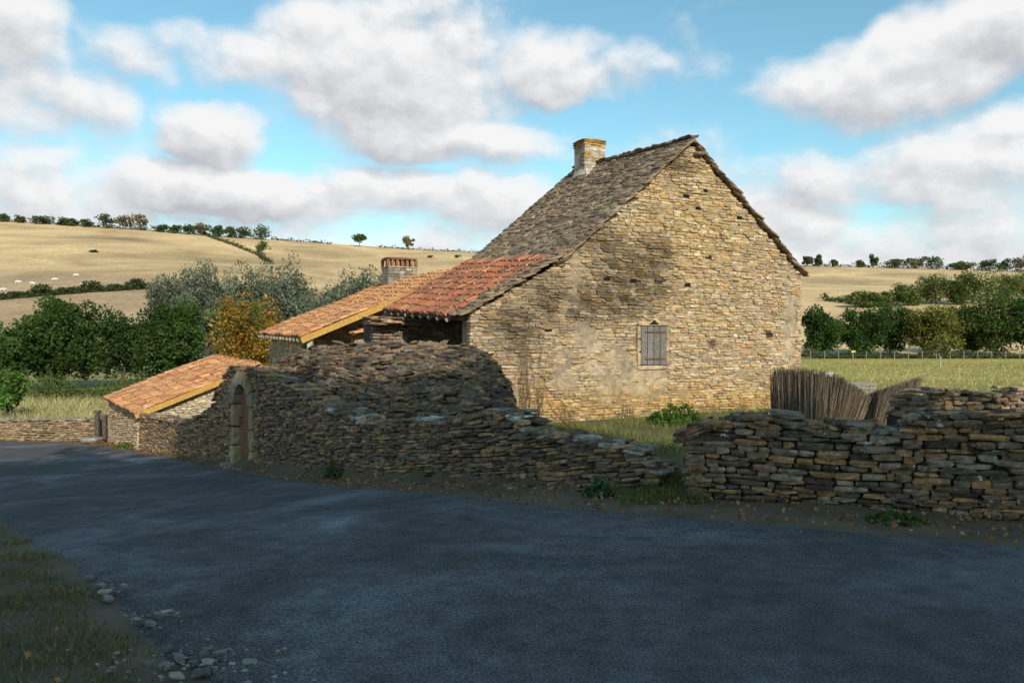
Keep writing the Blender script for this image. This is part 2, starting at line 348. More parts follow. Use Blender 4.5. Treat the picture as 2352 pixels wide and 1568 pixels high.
# --- left low wall
T=thing('boundary_wall','low sunlit stone wall across the far side of the road, at the left edge','wall',LWp[1]); mb=MB()
zb=[p[2]-.05 for p in LWp]; LG=[(.38,.26,.14),(.32,.22,.13),(.42,.30,.18),(.27,.19,.12)]
stone_face(mb,LWp,zb,LWt,-1,(.06,.10),(.15,.4),LG,depth=.1,var=.3); core_strip(mb,LWp,zb,[z-.05 for z in LWt],-1,.12,.35,(.06,.05,.035)); cap_stones(mb,LWp,LWt,-1,.5,[(.35,.31,.25),(.25,.21,.16)],1,(.25,.5)); mb.build('stonework',M['ochre'],T)
for i,(px,tp,lab) in enumerate(((224,940,'slim weathered stone post at the end of the low left wall'),(241,950,'shorter stone post against the corner of the little tiled outbuilding'))):
    mb=MB(); b0=P(px,1008,27.1); k_=1 if i==0 else .85
    stone(mb,b0+ZA*.42*k_,np.array([1,0,0]),np.array([0,1.,0]),ZA,.075,.08,.48*k_,(.10,.08,.06),jit=.07)
    stone(mb,b0+ZA*(.93*k_),np.array([1,0,0]),np.array([0,1.,0]),ZA,.10,.10,.05,(.12,.10,.08),jit=.08)
    o=mb.build('stone_post',M['brown']); tag(o,lab,'stone post','stone posts at the left gateway')
# ------------------------------------------------------------------ roofs
def nrm(a): a=np.asarray(a,float); return a/np.linalg.norm(a)
def frame(A,B):
    A=nrm(A);B=nrm(B);N=np.cross(A,B);N/=np.linalg.norm(N)
    return A,B,(N if N[2]>0 else -N)
def slab_roof(mb,O,A,B,LA,LB,pal,row=.115,th=(.014,.026),wd=(.14,.4),ends=.06,sag=None,var=.26):
    A,B,N=frame(A,B); v=0
    while v<LB:
        u=-U(0,.12)*.5-ends*rng.random()
        while u<LA:
            l=U(*wd); a0=u; a1=min(u+l,LA+U(0,ends))
            if a1-a0>.08:
                uc=(a0+a1)/2; s=sag(uc,v) if sag else 0
                Bt=nrm(B*1-N*.18+A*U(-.06,.06)); At=nrm(A+N*U(-.03,.03)); Nt=nrm(np.cross(At,Bt)); Nt=Nt if Nt[2]>0 else -Nt
                c=np.asarray(O)+A*uc+B*(v+.12+U(-.028,.018))+N*(.05+s+U(-.005,.010))
                stone(mb,c,At,Bt,Nt,(a1-a0)/2*.98,.16,U(*th),pick(pal,var),jit=.13)
            u+=l
        v+=row*U(.9,1.1)
def sheet(mb,O,A,B,LA,LB,col,th=.04,off=0,mat=0):
    A,B,N=frame(A,B); box(mb,np.asarray(O)+A*LA/2+B*LB/2+N*(off-th/2),A,B,N,LA/2,LB/2,th/2,col,mat)
ang=np.linspace(0,math.pi,6)
def tile_roof(mb,O,A,B,LA,LB,pal,pitch=.165,ln=.28,wave=.012):
    A,B,N=frame(A,B); nc=int(LA/pitch); nr=int(math.ceil(LB/ln)); f_=pitch/.19
    for i in range(nc+1):
        wob=U(-.014,.014)
        for j in range(nr):
            l=min(ln*1.2,LB-j*ln); 
            if l<.05: continue
            for kind in (0,1):
                uc=(i+(.5 if kind else 0))*pitch+wob
                if uc>LA: continue
                r0=.082*f_;r1=.068*f_; y0=j*ln+U(-.03,.03); c=np.asarray(O)+A*(uc+U(-.009,.009))+B*y0+N*wave*math.sin(uc*2.3+y0*1.7)
                if kind==0:
                    lo=c+np.outer(np.cos(ang)*r0,A)+np.outer(np.sin(ang)*r0*.9+.045,N)
                    hi=c+B*l+np.outer(np.cos(ang)*r1,A)+np.outer(np.sin(ang)*r1*.9+.022,N)
                    inn=c+np.outer(np.cos(ang)*(r0-.014),A)+np.outer(np.sin(ang)*(r0-.014)*.9+.04,N)
                else:
                    lo=c+np.outer(np.cos(ang)*r0,A)+np.outer(-np.sin(ang)*.05+.075,N)
                    hi=c+B*l+np.outer(np.cos(ang)*r0,A)+np.outer(-np.sin(ang)*.05+.055,N)
                    inn=c+np.outer(np.cos(ang)*(r0-.01),A)+np.outer(-np.sin(ang)*.05+.058,N)
                Fc=[[k,k+1,7+k,6+k] for k in range(5)]+[[k+1,k,12+k,13+k] for k in range(5)]
                mb.add(np.concatenate([lo,hi,inn]),Fc,pick(pal,.22)*(1 if kind==0 else .65))
e=np.array([.903,.429,0]); e/=np.linalg.norm(e); bk_=np.array([-e[1],e[0],0]); H0=np.array([.966,15.5,0])
def HW(a,c,z): return H0+e*a+bk_*c+ZA*z
def ga(px,py):
    t=(px-CX)/FP; a=(15.5*t-.966)/(e[0]-e[1]*t); Y=15.5+e[1]*a; return a,EH+(CY-py)/FP*Y
HT=thing('stone_house','tall old stone farmhouse with steep stone slab roof, shuttered window and lean-to','house',HW(3,2,0))
LC=4.8; RZs=.065; AZ,EZ=5.80,3.13; WR=6.25
stain=[(1440,625,95,60),(1400,690,120,50),(1500,585,60,50),(1390,560,60,35),(1260,690,45,50),(1495,655,55,50),(1335,700,50,45),(1560,380,40,25),(1180,750,60,45)]
stw=[(ga(x,y),rx/FP*16,ry/FP*16) for x,y,rx,ry in stain]
def gcol(u,z):
    a=u-1.93; k=0
    for (c,z0),rx,rz in stw: k=max(k,math.exp(-((a-c)/rx)**2-((z-z0)/rz)**2))
    k=min(1,k*1.35)*(.72+.28*math.sin(a*9+z*13)*math.sin(a*4-z*7)); g_=1-.78*max(k,0)
    lowl=1-.15*math.exp(-((a+1)/1.0)**2)
    yel=math.exp(-((a-3.3)/1.5)**2-((z-4.0)/1.7)**2)
    org=math.exp(-((z-.30)/.38)**2)
    c=np.array([1,1,1.])*g_*lowl
    c*=np.array([1,1-.03*yel-.10*org,1-.18*yel-.34*org]); return c*.93
plz=[(1420,860,95,75),(1350,780,40,50),(1500,880,55,45),(1322,640,18,110),(1815,760,26,130),(1300,860,35,55)]
plw=[(ga(x,y),rx/FP*16.5,ry/FP*16.5) for x,y,rx,ry in plz]
def plas(a,z):
    k=0
    for (c,z0),rx,rz in plw: k=max(k,1-((a-c)/rx)**2-((z-z0)/rz)**2)
    return k+.35*math.sin(a*7.3+z*3)*math.sin(z*8.1-a*2)+.12*math.sin(a*23+z*17)
def gprot(u,z):
    return U(-.036,.002) if plas(u-1.93,z)>.35 else U(-.012,.026)
wa0,wz1=ga(1470,748); wa1,wz0=ga(1528,838)
holes=[ga(x,y) for x,y in ((1620,437),(1577,450),(1628,590),(1395,640),(1580,655),(1605,478),(1455,645),(1700,500),(1260,760))]
def gskip(u,z):
    a=u-1.93
    if wa0-.09<a<wa1+.09 and wz0-.08<z<wz1+.08: return True
    return any(abs(a-h0)<.09 and abs(z-h1)<.04 for h0,h1 in holes)
prof_a=[-1.93,0,WR/2,WR]; prof_z=[2.14,3.2,AZ,EZ]
mb=MB(); pth=[HW(a,0,0) for a in prof_a]
stone_face(mb,pth,[-.35]*4,[z-.02 for z in prof_z],1 if np.dot(np.array([e[1],-e[0]]),-bk_[:2])>0 else -1,(.038,.072),(.10,.30),OC,prot=gprot,skip=gskip,colf=gcol,depth=.08,gap=.94,var=.17,tj=.01,wv=.014)
poly=[(-1.9,-.8),(WR-.03,-.8),(WR-.03,EZ-.03),(WR/2,AZ-.06),(0,3.13),(-1.9,2.08)]
V=[HW(a,.030,z) for a,z in poly]+[HW(a,.45,z) for a,z in poly]; n6=len(poly)
mb.add(V,[list(range(n6)),list(range(n6,2*n6))[::-1]]+[[i,(i+1)%n6,n6+(i+1)%n6,n6+i] for i in range(n6)],(.40,.31,.19),1)
# lime render sheet over the core, weathered like the stones
na,nz=84,70; V=[];C_=[]
for i in range(na+1):
    a=-1.9+i*(WR+1.86)/na; zt_=np.interp(a,prof_a,prof_z)-.07
    for j in range(nz+1):
        z=-.7+(zt_+.7)*j/nz; pl_=plas(a,z); V.append(HW(a,.020+.005*math.sin(a*11+z*7)-(.010 if pl_>.35 else 0),z)); C_.append(np.array((.45,.355,.235) if pl_>.35 else (.38,.285,.175))*gcol(a+1.93,z))
I=np.arange((na+1)*(nz+1)).reshape(na+1,nz+1); Fq=np.stack([I[:-1,:-1],I[1:,:-1],I[1:,1:],I[:-1,1:]],-1).reshape(-1,4); mb.add(V,Fq,np.array(C_),1)
for h0,h1 in holes: box(mb,HW(h0,.008,h1),e,bk_,ZA,.075,.004,.032,(.015,.012,.01))  # near-black plates paint the shade of the putlog openings
a_,z_=ga(1766,762); stone(mb,HW(a_,-.06,z_),e,bk_,ZA,.11,.12,.04,(.3,.24,.15))
a_,z_=ga(1600,355); stone(mb,HW(a_,-.05,z_),e,bk_,ZA,.1,.12,.03,(.3,.22,.13))
mb.build('gable_wall',[M['ochre'],M['mortar']],HT)
mb=MB()
for (a0,c0,a1,c1,zt) in ((WR-.03,.45,WR-.03,LC,EZ-.05),(0.02,.45,0.02,LC,EZ-.05)):
    pts=[HW(a0,c0,0),HW(a1,c1,0)]; box(mb,(pts[0]+pts[1])/2+ZA*(zt/2-.4)-e*.2*(1 if a0>1 else -1),bk_,e,ZA,(c1-c0)/2,.2,zt/2+.4,(.4,.31,.18),1)
stone_face(mb,[HW(WR,.0,0),HW(WR,LC,0)],[-.3]*2,[EZ-.05]*2,1,(.06,.1),(.15,.4),OC,depth=.08)
poly=[(0,-.8),(WR,-.8),(WR,EZ+.2),(WR/2,AZ+.15),(0,EZ+.2)]
V=[HW(a,LC,z) for a,z in poly]+[HW(a,LC-.4,z) for a,z in poly]; n6=5
mb.add(V,[list(range(n6)),list(range(n6,2*n6))[::-1]]+[[i,(i+1)%n6,n6+(i+1)%n6,n6+i] for i in range(n6)],(.42,.33,.2),1)
mb.build('rear_walls',[M['ochre'],M['mortar']],HT)
mb=MB()
stone_face(mb,[HW(-2.0,LC-.4,0),HW(0,LC-.4,0)],[-.5]*2,[2.1,3.1],1,(.06,.1),(.15,.4),OC,depth=.08,gap=.97)
box(mb,HW(-1.0,LC-.1,.8),e,bk_,ZA,1.0,.25,1.5,(.45,.35,.2),1)
mb.build('lean_to_wall',[M['ochre'],M['mortar']],HT)
mb=MB(); pr=[HW(-2.85,3.3,0),HW(-2.0,3.3,0)]
stone_face(mb,pr,[-.5]*2,[1.98]*2,1,(.05,.08),(.12,.3),DK,depth=.08); box(mb,HW(-2.42,3.75,.7),e,bk_,ZA,.4,.4,1.25,(.1,.08,.05))
for k in range(4):
    for j in range(5): stone(mb,HW(-2.85+j*.22+U(-.05,.05),3.25+U(-.05,.1),1.98+k*.045),e,bk_,ZA,.17,.3,.025,pick(DK,.3))
mb.build('stone_pier',M['brown'],HT)
# main roof slabs
SL=br_([(.22,.16,.10),(.255,.19,.125),(.165,.12,.08),(.29,.22,.145),(.20,.14,.085),(.13,.095,.068),(.25,.17,.10)],1.15)
Aax=bk_+ZA*RZs; Bl=nrm(e*(WR/2)+ZA*(AZ-EZ)); Br=nrm(-e*(WR/2)+ZA*(AZ-EZ)); LB=math.hypot(WR/2,AZ-EZ)
mb=MB(); OL=HW(-.1,-.07,EZ-.1+.03); sag=lambda u,v:-.10*math.sin(math.pi*min(max(u/LC,0),1))*math.sin(math.pi*v/(LB+.3))
slab_roof(mb,OL,Aax,Bl,LC+.12,LB+.06,SL,sag=sag,row=.092); sheet(mb,OL+Aax*.08,Aax,Bl,LC+.0,LB+.06,(.1,.08,.055),off=-.07)
ORr=HW(WR+.06,-.05,EZ-.06+.0); slab_roof(mb,ORr,Aax,Br,LC+.12,LB+.06,SL,sag=sag,row=.10,th=(.014,.025)); sheet(mb,ORr+Aax*.08,Aax,Br,LC,LB+.05,(.1,.08,.055),off=-.07)
def on_ridge(px):
    t=(px-CX)/FP; p0=HW(WR/2-.15,0,0); return (p0[0]-t*p0[1])/(t*bk_[1]-bk_[0])
cL=on_ridge(1354)
u=-.1
while u<LC-.25:
    l=U(.25,.45)
    stone(mb,HW(WR/2,u+l/2,AZ+.085+RZs*u+(.05*math.exp(-max(u,0)/.4))),nrm(Aax),e,ZA,l/2,.13,.022,pick(SL,.2),jit=.08)
    u+=l
roof=mb.build('stone_roof',M['slab'],HT)
# chimney
cc=HW(WR/2-.15,cL,0); Yc=cc[1]
ctop=EH+(CY-326)/FP*Yc; mb=MB(); hw=29/FP*Yc
CHC=[(.5,.43,.34),(.46,.34,.18),(.55,.48,.38),(.48,.30,.11)]
box(mb,[cc[0],cc[1],ctop/2+2.2],e,bk_,ZA,hw*.92,.26,ctop/2-2.2,(.45,.38,.28))
z=AZ-.1
while z<ctop-.2:
    h=U(.08,.15)
    for sd in (-.68,0,.68):
        if rng.random()<.75: stone(mb,np.array([cc[0],cc[1],z+h/2])+e*sd*hw-bk_*.21,e,bk_,ZA,hw*U(.26,.34),.07,h/2*.95,pick(CHC,.2),jit=.08)
    z+=h
stone(mb,np.array([cc[0],cc[1],AZ-.02])-bk_*.05,e,bk_,ZA,hw*1.15,.34,.16,(.58,.50,.40),jit=.08)
ch=mb.build('chimney',M['mortar'],HT)
mb=MB()
for k in range(3): stone(mb,[cc[0],cc[1],ctop-.02-.06*k],e,bk_,ZA,hw*(1.12-.03*k),.32-.01*k,.032,pick([(.62,.33,.05),(.5,.3,.08),(.36,.2,.07)],.15),jit=.06)
mb.build('chimney_cap',M['mortar'],ch)
# lean-to roof
sl=.57; Bq=nrm(e+ZA*sl); LBq=2.2*math.hypot(1,sl); zq=lambda a:2.17+sl*(a+1.93)+.02
TR=[(.42,.155,.075),(.45,.18,.09),(.35,.13,.07),(.46,.22,.115),(.27,.12,.07),(.18,.11,.075),(.39,.14,.07)]
mb=MB(); O=HW(-2.2,.34,zq(-2.2)); tile_roof(mb,O,Aax,Bq,LC-.55,LBq,TR,pitch=.15,ln=.25); sheet(mb,O,Aax,Bq,LC-.4,LBq,(.2,.09,.06),off=.04,th=.05); mb.build('tiled_roof',M['tile'],HT)
mb=MB(); slab_roof(mb,HW(-2.12,-.08,zq(-2.12)-.05),Aax,Bq,.42,LBq+.05,SL,wd=(.2,.42)); mb.build('roof_edge_slabs',M['slab'],HT)
mb=MB(); slab_roof(mb,HW(-2.2,LC-.25,zq(-2.2)+.02),Aax,Bq,.4,LBq,SL,wd=(.2,.42)); mb.build('roof_edge_slabs',M['slab'],HT)
for k in range(9):
    mb=MB(); c_=.45+k*.5; beam(mb,HW(-2.24,c_,zq(-2.24)-.05+RZs*c_),HW(-1.2,c_,zq(-1.2)-.05+RZs*c_),.05,.07,(.26,.24,.2)); mb.build('rafter',M['wood'],HT)
mb=MB(); beam(mb,HW(-1.95,.2,zq(-1.95)-.13),HW(-1.95,LC-.2,zq(-1.95)-.13+.25),.12,.12,(.2,.14,.09)); mb.build('eaves_beam',M['wood'],HT)
# window
mb=MB(); wc=(wa0+wa1)/2; FR=(.50,.38,.23)
stone(mb,HW(wc-.02,.010,wz0-.045),e,bk_,ZA,(wa1-wa0)/2+.08,.04,.04,FR,jit=.06)
for a_ in (wa0-.04,wa1+.04):
    for q_ in range(3): stone(mb,HW(a_+U(-.01,.01),.006,wz0+(q_+.5)*(wz1-wz0)/3),e,bk_,ZA,.042,.04,(wz1-wz0)/6,pick([FR],.15),jit=.06)
stone(mb,HW(wc,.002,wz1+.045),e,bk_,ZA,.40,.045,.042,FR,jit=.08)
mb.build('window_frame',M['mortar'],HT)
mb=MB(); V=[HW(wc-.13,-.055,wz1+.03),HW(wc+.13,-.055,wz1+.03),HW(wc,-.055,wz1+.11)]; V+=[v_+bk_*.01 for v_ in V]
mb.add(V,[[0,1,2],[3,5,4],[0,3,4,1],[1,4,5,2],[2,5,3,0]],(.03,.022,.015)); mb.build('niche_shade',M['mortar'],HT)  # dark triangular plate, paints the shade of a recess above the window
mb=MB(); npk=4; pw=(wa1-wa0)/npk
for k in range(npk): box(mb,HW(wa0+pw*(k+.5),-.03+U(-.004,.004),(wz0+wz1)/2+U(-.004,.004)),e,bk_,ZA,pw/2-.008,.012,(wz1-wz0)/2-.012,vc((.185,.165,.14),.2,.02))
box(mb,HW(wc,-.008,(wz0+wz1)/2),e,bk_,ZA,(wa1-wa0)/2,.008,(wz1-wz0)/2,(.03,.025,.02))
sh=mb.build('shutter',M['wood'],HT)
for zz in (wz0+.13,wz1-.13):
    mb=MB(); box(mb,HW(wc+.04,-.05,zz),e,bk_,ZA,(wa1-wa0)/2-.05,.004,.014,(.13,.065,.045)); mb.build('hinge',M['metal'],sh)
mb=MB(); lp=P(1057,748,15.6); tube(mb,[lp+ZA*.35,lp+ZA*.08],.008,(.03,.03,.03)); tube(mb,[lp+ZA*.08,lp+ZA*.05,lp-ZA*.06],[.02,.04,.12],(.1,.06,.04),10)
tag(mb.build('hanging_lamp',M['metal']),'small dark bell shaped lamp hanging in the lean-to opening','lamp')
# ------------------------------------------------------------------ building 2
OT=[(.56,.25,.10),(.58,.29,.13),(.50,.22,.09),(.56,.32,.16),(.42,.19,.09),(.52,.27,.12),(.34,.17,.09)]
B0=np.array([-5.85,22.,0]); 
def BW3(a,c,z): return B0+e*a+bk_*c+ZA*z
T=thing('farm_building','long low stone farm building with orange tile roof and open porch behind the farmhouse','house',BW3(2,4,-1.2))
s2=.42; z2=lambda a,c:1.74+s2*a+.02*c; A2=bk_+ZA*.02; B2=nrm(e+ZA*s2); L2=5*math.hypot(1,s2)
mb=MB(); O=BW3(0,0,z2(0,0)-.04); tile_roof(mb,O,A2,B2,8.0,L2,OT,pitch=.18,ln=.3,wave=.02); sheet(mb,O,A2,B2,8.1,L2,(.25,.12,.06),off=.03,th=.05)
O3=BW3(10,0,z2(0,0)-.04); tile_roof(mb,O3,A2,nrm(-e+ZA*s2),8.0,L2,OT,pitch=.3,ln=.6); sheet(mb,O3,A2,nrm(-e+ZA*s2),8.1,L2,(.25,.12,.06),off=.03,th=.05)
mb.build('tiled_roof',M['tile'],T)
mb=MB(); beam(mb,BW3(0.02,-.03,z2(0,0)-.11),BW3(5,-.03,z2(5,0)-.11),.05,.17,(.5,.29,.08)); mb.build('verge_board',M['wood'],T)
mb=MB(); beam(mb,BW3(.25,.1,z2(.25,0)-.22),BW3(.25,8,z2(.25,8)-.22),.14,.14,(.4,.25,.1)); mb.build('eaves_beam',M['wood'],T)
for k in range(14):
    mb=MB(); c_=.15+k*.58; beam(mb,BW3(-.08,c_,z2(-.08,c_)-.08),BW3(.6,c_,z2(.6,c_)-.08),.07,.09,(.3,.27,.22)); mb.build('rafter',M['wood'],T)
mb=MB()
stone_face(mb,[BW3(.35,7.9,0),BW3(.35,1.6,0)],[-1.6]*2,[1.62]*2,1,(.07,.12),(.15,.45),OC,depth=.08,gap=.95)
stone_face(mb,[BW3(.35,1.6,0),BW3(5,1.6,0)],[-1.6]*2,[1.7,3.5],1,(.07,.12),(.15,.45),OC,depth=.08,gap=.95)
for ap,aq in ((.4,5),(9.6,5)):
    V=[BW3(a,c,z) for c in (1.66,7.8) for a,z in ((ap,-1.8),(aq,-1.8),(aq,z2(5,0)-.12),(ap,z2(.4,0)-.12))]
    mb.add(V,[[0,1,2,3],[7,6,5,4],[0,4,5,1],[1,5,6,2],[2,6,7,3],[3,7,4,0]],(.45,.34,.19),1)
mb.build('wall',[M['ochre'],M['mortar']],T)
mb=MB(); pp=BW3(.3,.12,0); beam(mb,pp+ZA*-1.3,pp+ZA*(z2(.3,0)-.15),.14,.14,(.45,.42,.36),up=np.array([0,1.,0])); mb.build('porch_post',M['wood'],T)
mb=MB(); stone_face(mb,[BW3(1.6,.35,0),BW3(3.2,.35,0)],[-1.4]*2,[1.75]*2,1,(.06,.1),(.15,.35),OC,depth=.08,gap=.97); box(mb,BW3(2.4,.62,.1),e,bk_,ZA,.78,.22,1.6,(.5,.42,.28),1); mb.build('porch_wall',[M['ochre'],M['mortar']],T)
mb=MB(); O=BW3(1.5,0.05,1.78); tile_roof(mb,O,bk_,nrm(e+ZA*.25),.8,1.9,OT); sheet(mb,O,bk_,nrm(e+ZA*.25),.8,1.9,(.25,.12,.06),off=.03); mb.build('porch_roof',M['tile'],T)
cp=P(917,650,29.3); ctp=EH+(CY-592)/FP*29.3; hw=37/FP*29.3; mb=MB()
box(mb,[cp[0],cp[1],(cp[2]+ctp)/2-.55],e,bk_,ZA,hw*.9,.4,(ctp-cp[2])/2+.2,(.42,.36,.27))
z=cp[2]-.5
while z<ctp-.45:
    h=U(.08,.14)
    for k in range(5): stone(mb,np.array([cp[0],cp[1],z+h/2])+e*(k-2)*hw*.38-bk_*.4,e,bk_,ZA,hw*.2,.05,h/2*.95,pick([(.45,.4,.32),(.35,.3,.23),(.28,.22,.16)],.2),jit=.08)
    z+=h
ch2=mb.build('chimney',M['mortar'],T); mb=MB()
for k in range(7):
    for cb in (-.33,.33): box(mb,np.array([cp[0],cp[1],ctp-.24])+e*(k-3)*hw*.3+bk_*cb,e,bk_,ZA,.045,.06,.14,(.3,.14,.08))
stone(mb,[cp[0],cp[1],ctp-.06],e,bk_,ZA,hw*1.02,.46,.045,(.34,.18,.11),jit=.04); stone(mb,[cp[0],cp[1],ctp-.4],e,bk_,ZA,hw*.98,.44,.03,(.34,.25,.16),jit=.04)
mb.build('chimney_cap',M['mortar'],ch2)
# ------------------------------------------------------------------ outbuilding
d1=nrm(OB1-OB0); d2=np.array([d1[1],-d1[0],0]); d2=d2 if d2[0]>0 else -d2; LO=np.linalg.norm(OB1-OB0)
def OW(a,c,z): return OB0+d2*a+d1*c+ZA*z
T=thing('outbuilding','small low stone outbuilding with sloping orange tile roof beside the road','shed',OW(1.5,2,-1.7))
s3=.375; z3=lambda a,c:-.43+s3*a+.045*c; A3=d1+ZA*.045; B3=nrm(d2+ZA*s3); L3=4.0
mb=MB(); O=OW(-.12,-.15,z3(-.12,-.15)-.05); tile_roof(mb,O,A3,B3,LO+.3,L3,OT,pitch=.17,ln=.3,wave=.02); sheet(mb,O,A3,B3,LO+.35,L3,(.25,.12,.06),off=.03,th=.05); mb.build('tiled_roof',M['tile'],T)
mb=MB(); beam(mb,OW(-.1,-.2,z3(-.1,0)-.12),OW(3.0,-.2,z3(3.0,0)-.12),.05,.16,(.5,.29,.08)); mb.build('verge_board',M['wood'],T)
mb=MB(); PW=[(.50,.34,.19),(.43,.29,.17),(.56,.39,.24),(.45,.34,.24)]
stone_face(mb,[OW(0,LO,0),OW(0,0,0)],[-2.1,-1.75],[z3(0,LO)-.05,z3(0,0)-.05],1,(.05,.085),(.12,.32),PW,depth=.08,gap=.93)
stone_face(mb,[OW(0,0,0),OW(3.7,0,0)],[-1.9]*2,[z3(0,0)-.08,z3(3.7,0)-.08],1,(.05,.085),(.12,.32),[(.58,.48,.32),(.48,.4,.27),(.52,.45,.33)],depth=.08,gap=.93)
V=[OW(a,c,z) for c in (.05,LO-.05) for a,z in ((.05,-2.4),(3.75,-2.4),(3.75,z3(3.75,0)-.08),(.05,z3(.05,0)-.08))]
mb.add(V,[[0,1,2,3],[7,6,5,4],[0,4,5,1],[1,5,6,2],[2,6,7,3],[3,7,4,0]],(.3,.22,.13),1); mb.build('wall',[M['ochre'],M['mortar']],T)
# ------------------------------------------------------------------ ruined slab-covered shed behind front wall
T=thing('ruined_shed','collapsed shed roof of dark mossy stone slabs heaped behind the roadside wall','shed',P(900,1000,14))
bot=[(600,17.0,852),(680,15.7,885),(760,14.6,930),(850,13.5,965),(1000,12.2,955),(1110,11.5,938),(1170,11.1,938),(1200,10.9,980)]
topl=[(640,17.7,842),(680,17.4,812),(735,16.8,797),(850,16.0,795),(960,15.3,794),(1075,14.6,800),(1122,14.1,818),(1165,12.9,890)]
bo=np.array([P(a,c+14,b_) for a,b_,c in bot]); to=np.array([P(a,c,b_) for a,b_,c in topl])
mb=MB(); V=[];Fc=[]; NR=8
def shp(i,w):
    j=np.arange(len(bo)); b_=np.array([np.interp(i,j,bo[:,k]) for k in range(3)]); t_=np.array([np.interp(i,j,to[:,k]) for k in range(3)])
    p=b_*(1-w)+t_*w; p[2]+=.12*math.sin(math.pi*w)*math.sin(math.pi*i/(len(bo)-1))+.05*math.sin(i*2.9+w*5)*math.sin(math.pi*w); return p
ni=29
for a in range(ni):
    for k in range(NR): V.append(shp(a*7/(ni-1),k/(NR-1))-ZA*.07)
    q=shp(a*7/(ni-1),1)+np.array([.1,.5,-.07]); V.append(q); V.append(q+np.array([0,.05,-2.2]))
R_=NR+2
for a in range(ni-1):
    for k in range(R_-1): Fc.append([a*R_+k,(a+1)*R_+k,(a+1)*R_+k+1,a*R_+k+1])
mb.add(V,Fc,(.06,.048,.034))
rows=42
for r_ in range(rows+1):
    w_=r_/rows; i=U(0,.1)
    while i<7:
        L_=np.linalg.norm(shp(min(i+.1,7),w_)-shp(max(i-.1,0),w_))/(.2 if 0.1<i<6.9 else .1)+.05
        l=U(.13,.36); di=l/L_; c=shp(min(i+di/2,7),w_)
        t=shp(min(i+.2,7),w_)-shp(max(i-.2,0),w_); t[2]*=.6; t=nrm(t+ZA*U(-.06,.06)); up=shp(i,min(w_+.05,1))-shp(i,max(w_-.05,0)); h_=nrm(np.array([up[0],up[1],up[2]*.15])+rng.uniform(-.15,.15,3))
        nn=np.cross(t,h_); nn=nrm(nn); nn=nn if nn[2]>0 else -nn
        stone(mb,c+ZA*U(-.02,.03),t,h_,nn,l/2,U(.08,.14),U(.014,.030),pick(DK,.35)*.74,jit=.18)
        i+=di
mb.build('slab_roof',M['brown'],T)
# ------------------------------------------------------------------ foliage
def leaves(mb,C,size,cols,elong=1.0,up=0.0):
    n=len(C); a=rng.normal(size=(n,3)); a[:,2]+=up*np.sign(a[:,2]+1e-9)*2; a/=np.linalg.norm(a,axis=1)[:,None]
    b_=rng.normal(size=(n,3)); b_-=a*(a*b_).sum(1)[:,None]; b_/=np.linalg.norm(b_,axis=1)[:,None]
    s=size*rng.uniform(.6,1.3,(n,1)); a=a*s*elong*.5; b_=b_*s*.5
    V=np.stack([C-a,C-b_*.6+a*.1,C+a,C+b_*.6+a*.1],1).reshape(-1,3)
    Fq=np.arange(n*4).reshape(n,4); mb.add(V,Fq,np.repeat(cols,4,0))
def clumps(c,r,K,n,rc,shell=.5):
    d=rng.normal(size=(K,3)); d/=np.linalg.norm(d,axis=1)[:,None]; rr=rng.uniform(shell**2,1,(K,1))**.5
    rr=rr*rng.uniform(.85,1.12,(K,1))
    cc=c+d*rr*r*(1-.5*rc); m=n//K; q=rng.normal(size=(K,m,3)); q/=np.linalg.norm(q,axis=2)[...,None]
    q=q*rng.uniform(.2,1,(K,m,1))**.5*np.array(r)*rc*rng.uniform(.6,1.4,(K,1,1)); 
    return cc,(cc[:,None,:]+q).reshape(-1,3),m
def tree(x,y,z0,H,Wd,col,label,cat='tree',group=None,n=2500,ls=.25,K=26,name='tree',kind=0,zc=.57,rzf=.44,trunkc=(.11,.09,.07),rc=.34,cols2=None):
    T=thing(name,label,cat,(x,y,z0),group)
    c=np.array([x,y,z0+H*zc]); r=np.array([Wd/2,Wd/2,H*rzf])
    cc,L,m=clumps(c,r,K,n,rc)
    cb=np.array([vc(col,.35,.08) for _ in range(K)])
    if cols2 is not None:
        for i in range(K):
            if rng.random()<cols2[1]: cb[i]=vc(cols2[0],.2)
    cl=np.repeat(cb,m,0)*rng.uniform(.7,1.3,(len(L),1))
    if kind==2:
        k=rng.random(len(L))<.38; cl[k]=np.array((.16,.165,.04))*rng.uniform(.6,1.3,(k.sum(),1))
    L[:,2]=np.maximum(L[:,2],z0+.1)
    mb=MB(); leaves(mb,L,ls,cl,elong=1.5 if kind==1 else 1.3,up=.2 if kind==1 else 0)
    q=rng.normal(size=(n//4,3)); q/=np.linalg.norm(q,axis=1)[:,None]; inner=c+q*rng.uniform(0,.75,(n//4,1))*r; leaves(mb,inner,ls*1.4,np.tile(np.array(col)*.6,(len(inner),1)))  # inner leaves coloured darker to paint the shade inside the crown
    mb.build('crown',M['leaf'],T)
    mb=MB(); tr=max(H*.02,.05); hb=H*.5
    p=[np.array([x+U(-.02,.02)*H*k,y,z0-.2+k*hb/3]) for k in range(4)]
    tube(mb,p,[tr*1.3,tr,tr*.85,tr*.6],trunkc)
    for i in range(min(7,K)):
        s=p[1+i%3]; tube(mb,[s,(s+cc[i])/2+np.array([0,0,-.03*H]),cc[i]],[tr*.5,tr*.33,tr*.12],trunkc,5)
    mb.build('trunk',M['bark'],T); return T
def ptree(px,Y,top,wpx,col,label,hit=None,**k):
    if hit is not None:
        g_=GP(px,hit,Y0=95); x,y,z0=g_
    else:
        x=(px-CX)/FP*Y; y=Y; z0=float(G(x,y))
    zt=EH+(CY-top)/FP*y; H=zt-z0; return tree(x,y,z0,H,wpx/FP*y,col,label,**k)
GR=(.06,.105,.028); GR2=(.10,.14,.038); WI=(.155,.18,.12)
GG='dark green trees left of the farm'
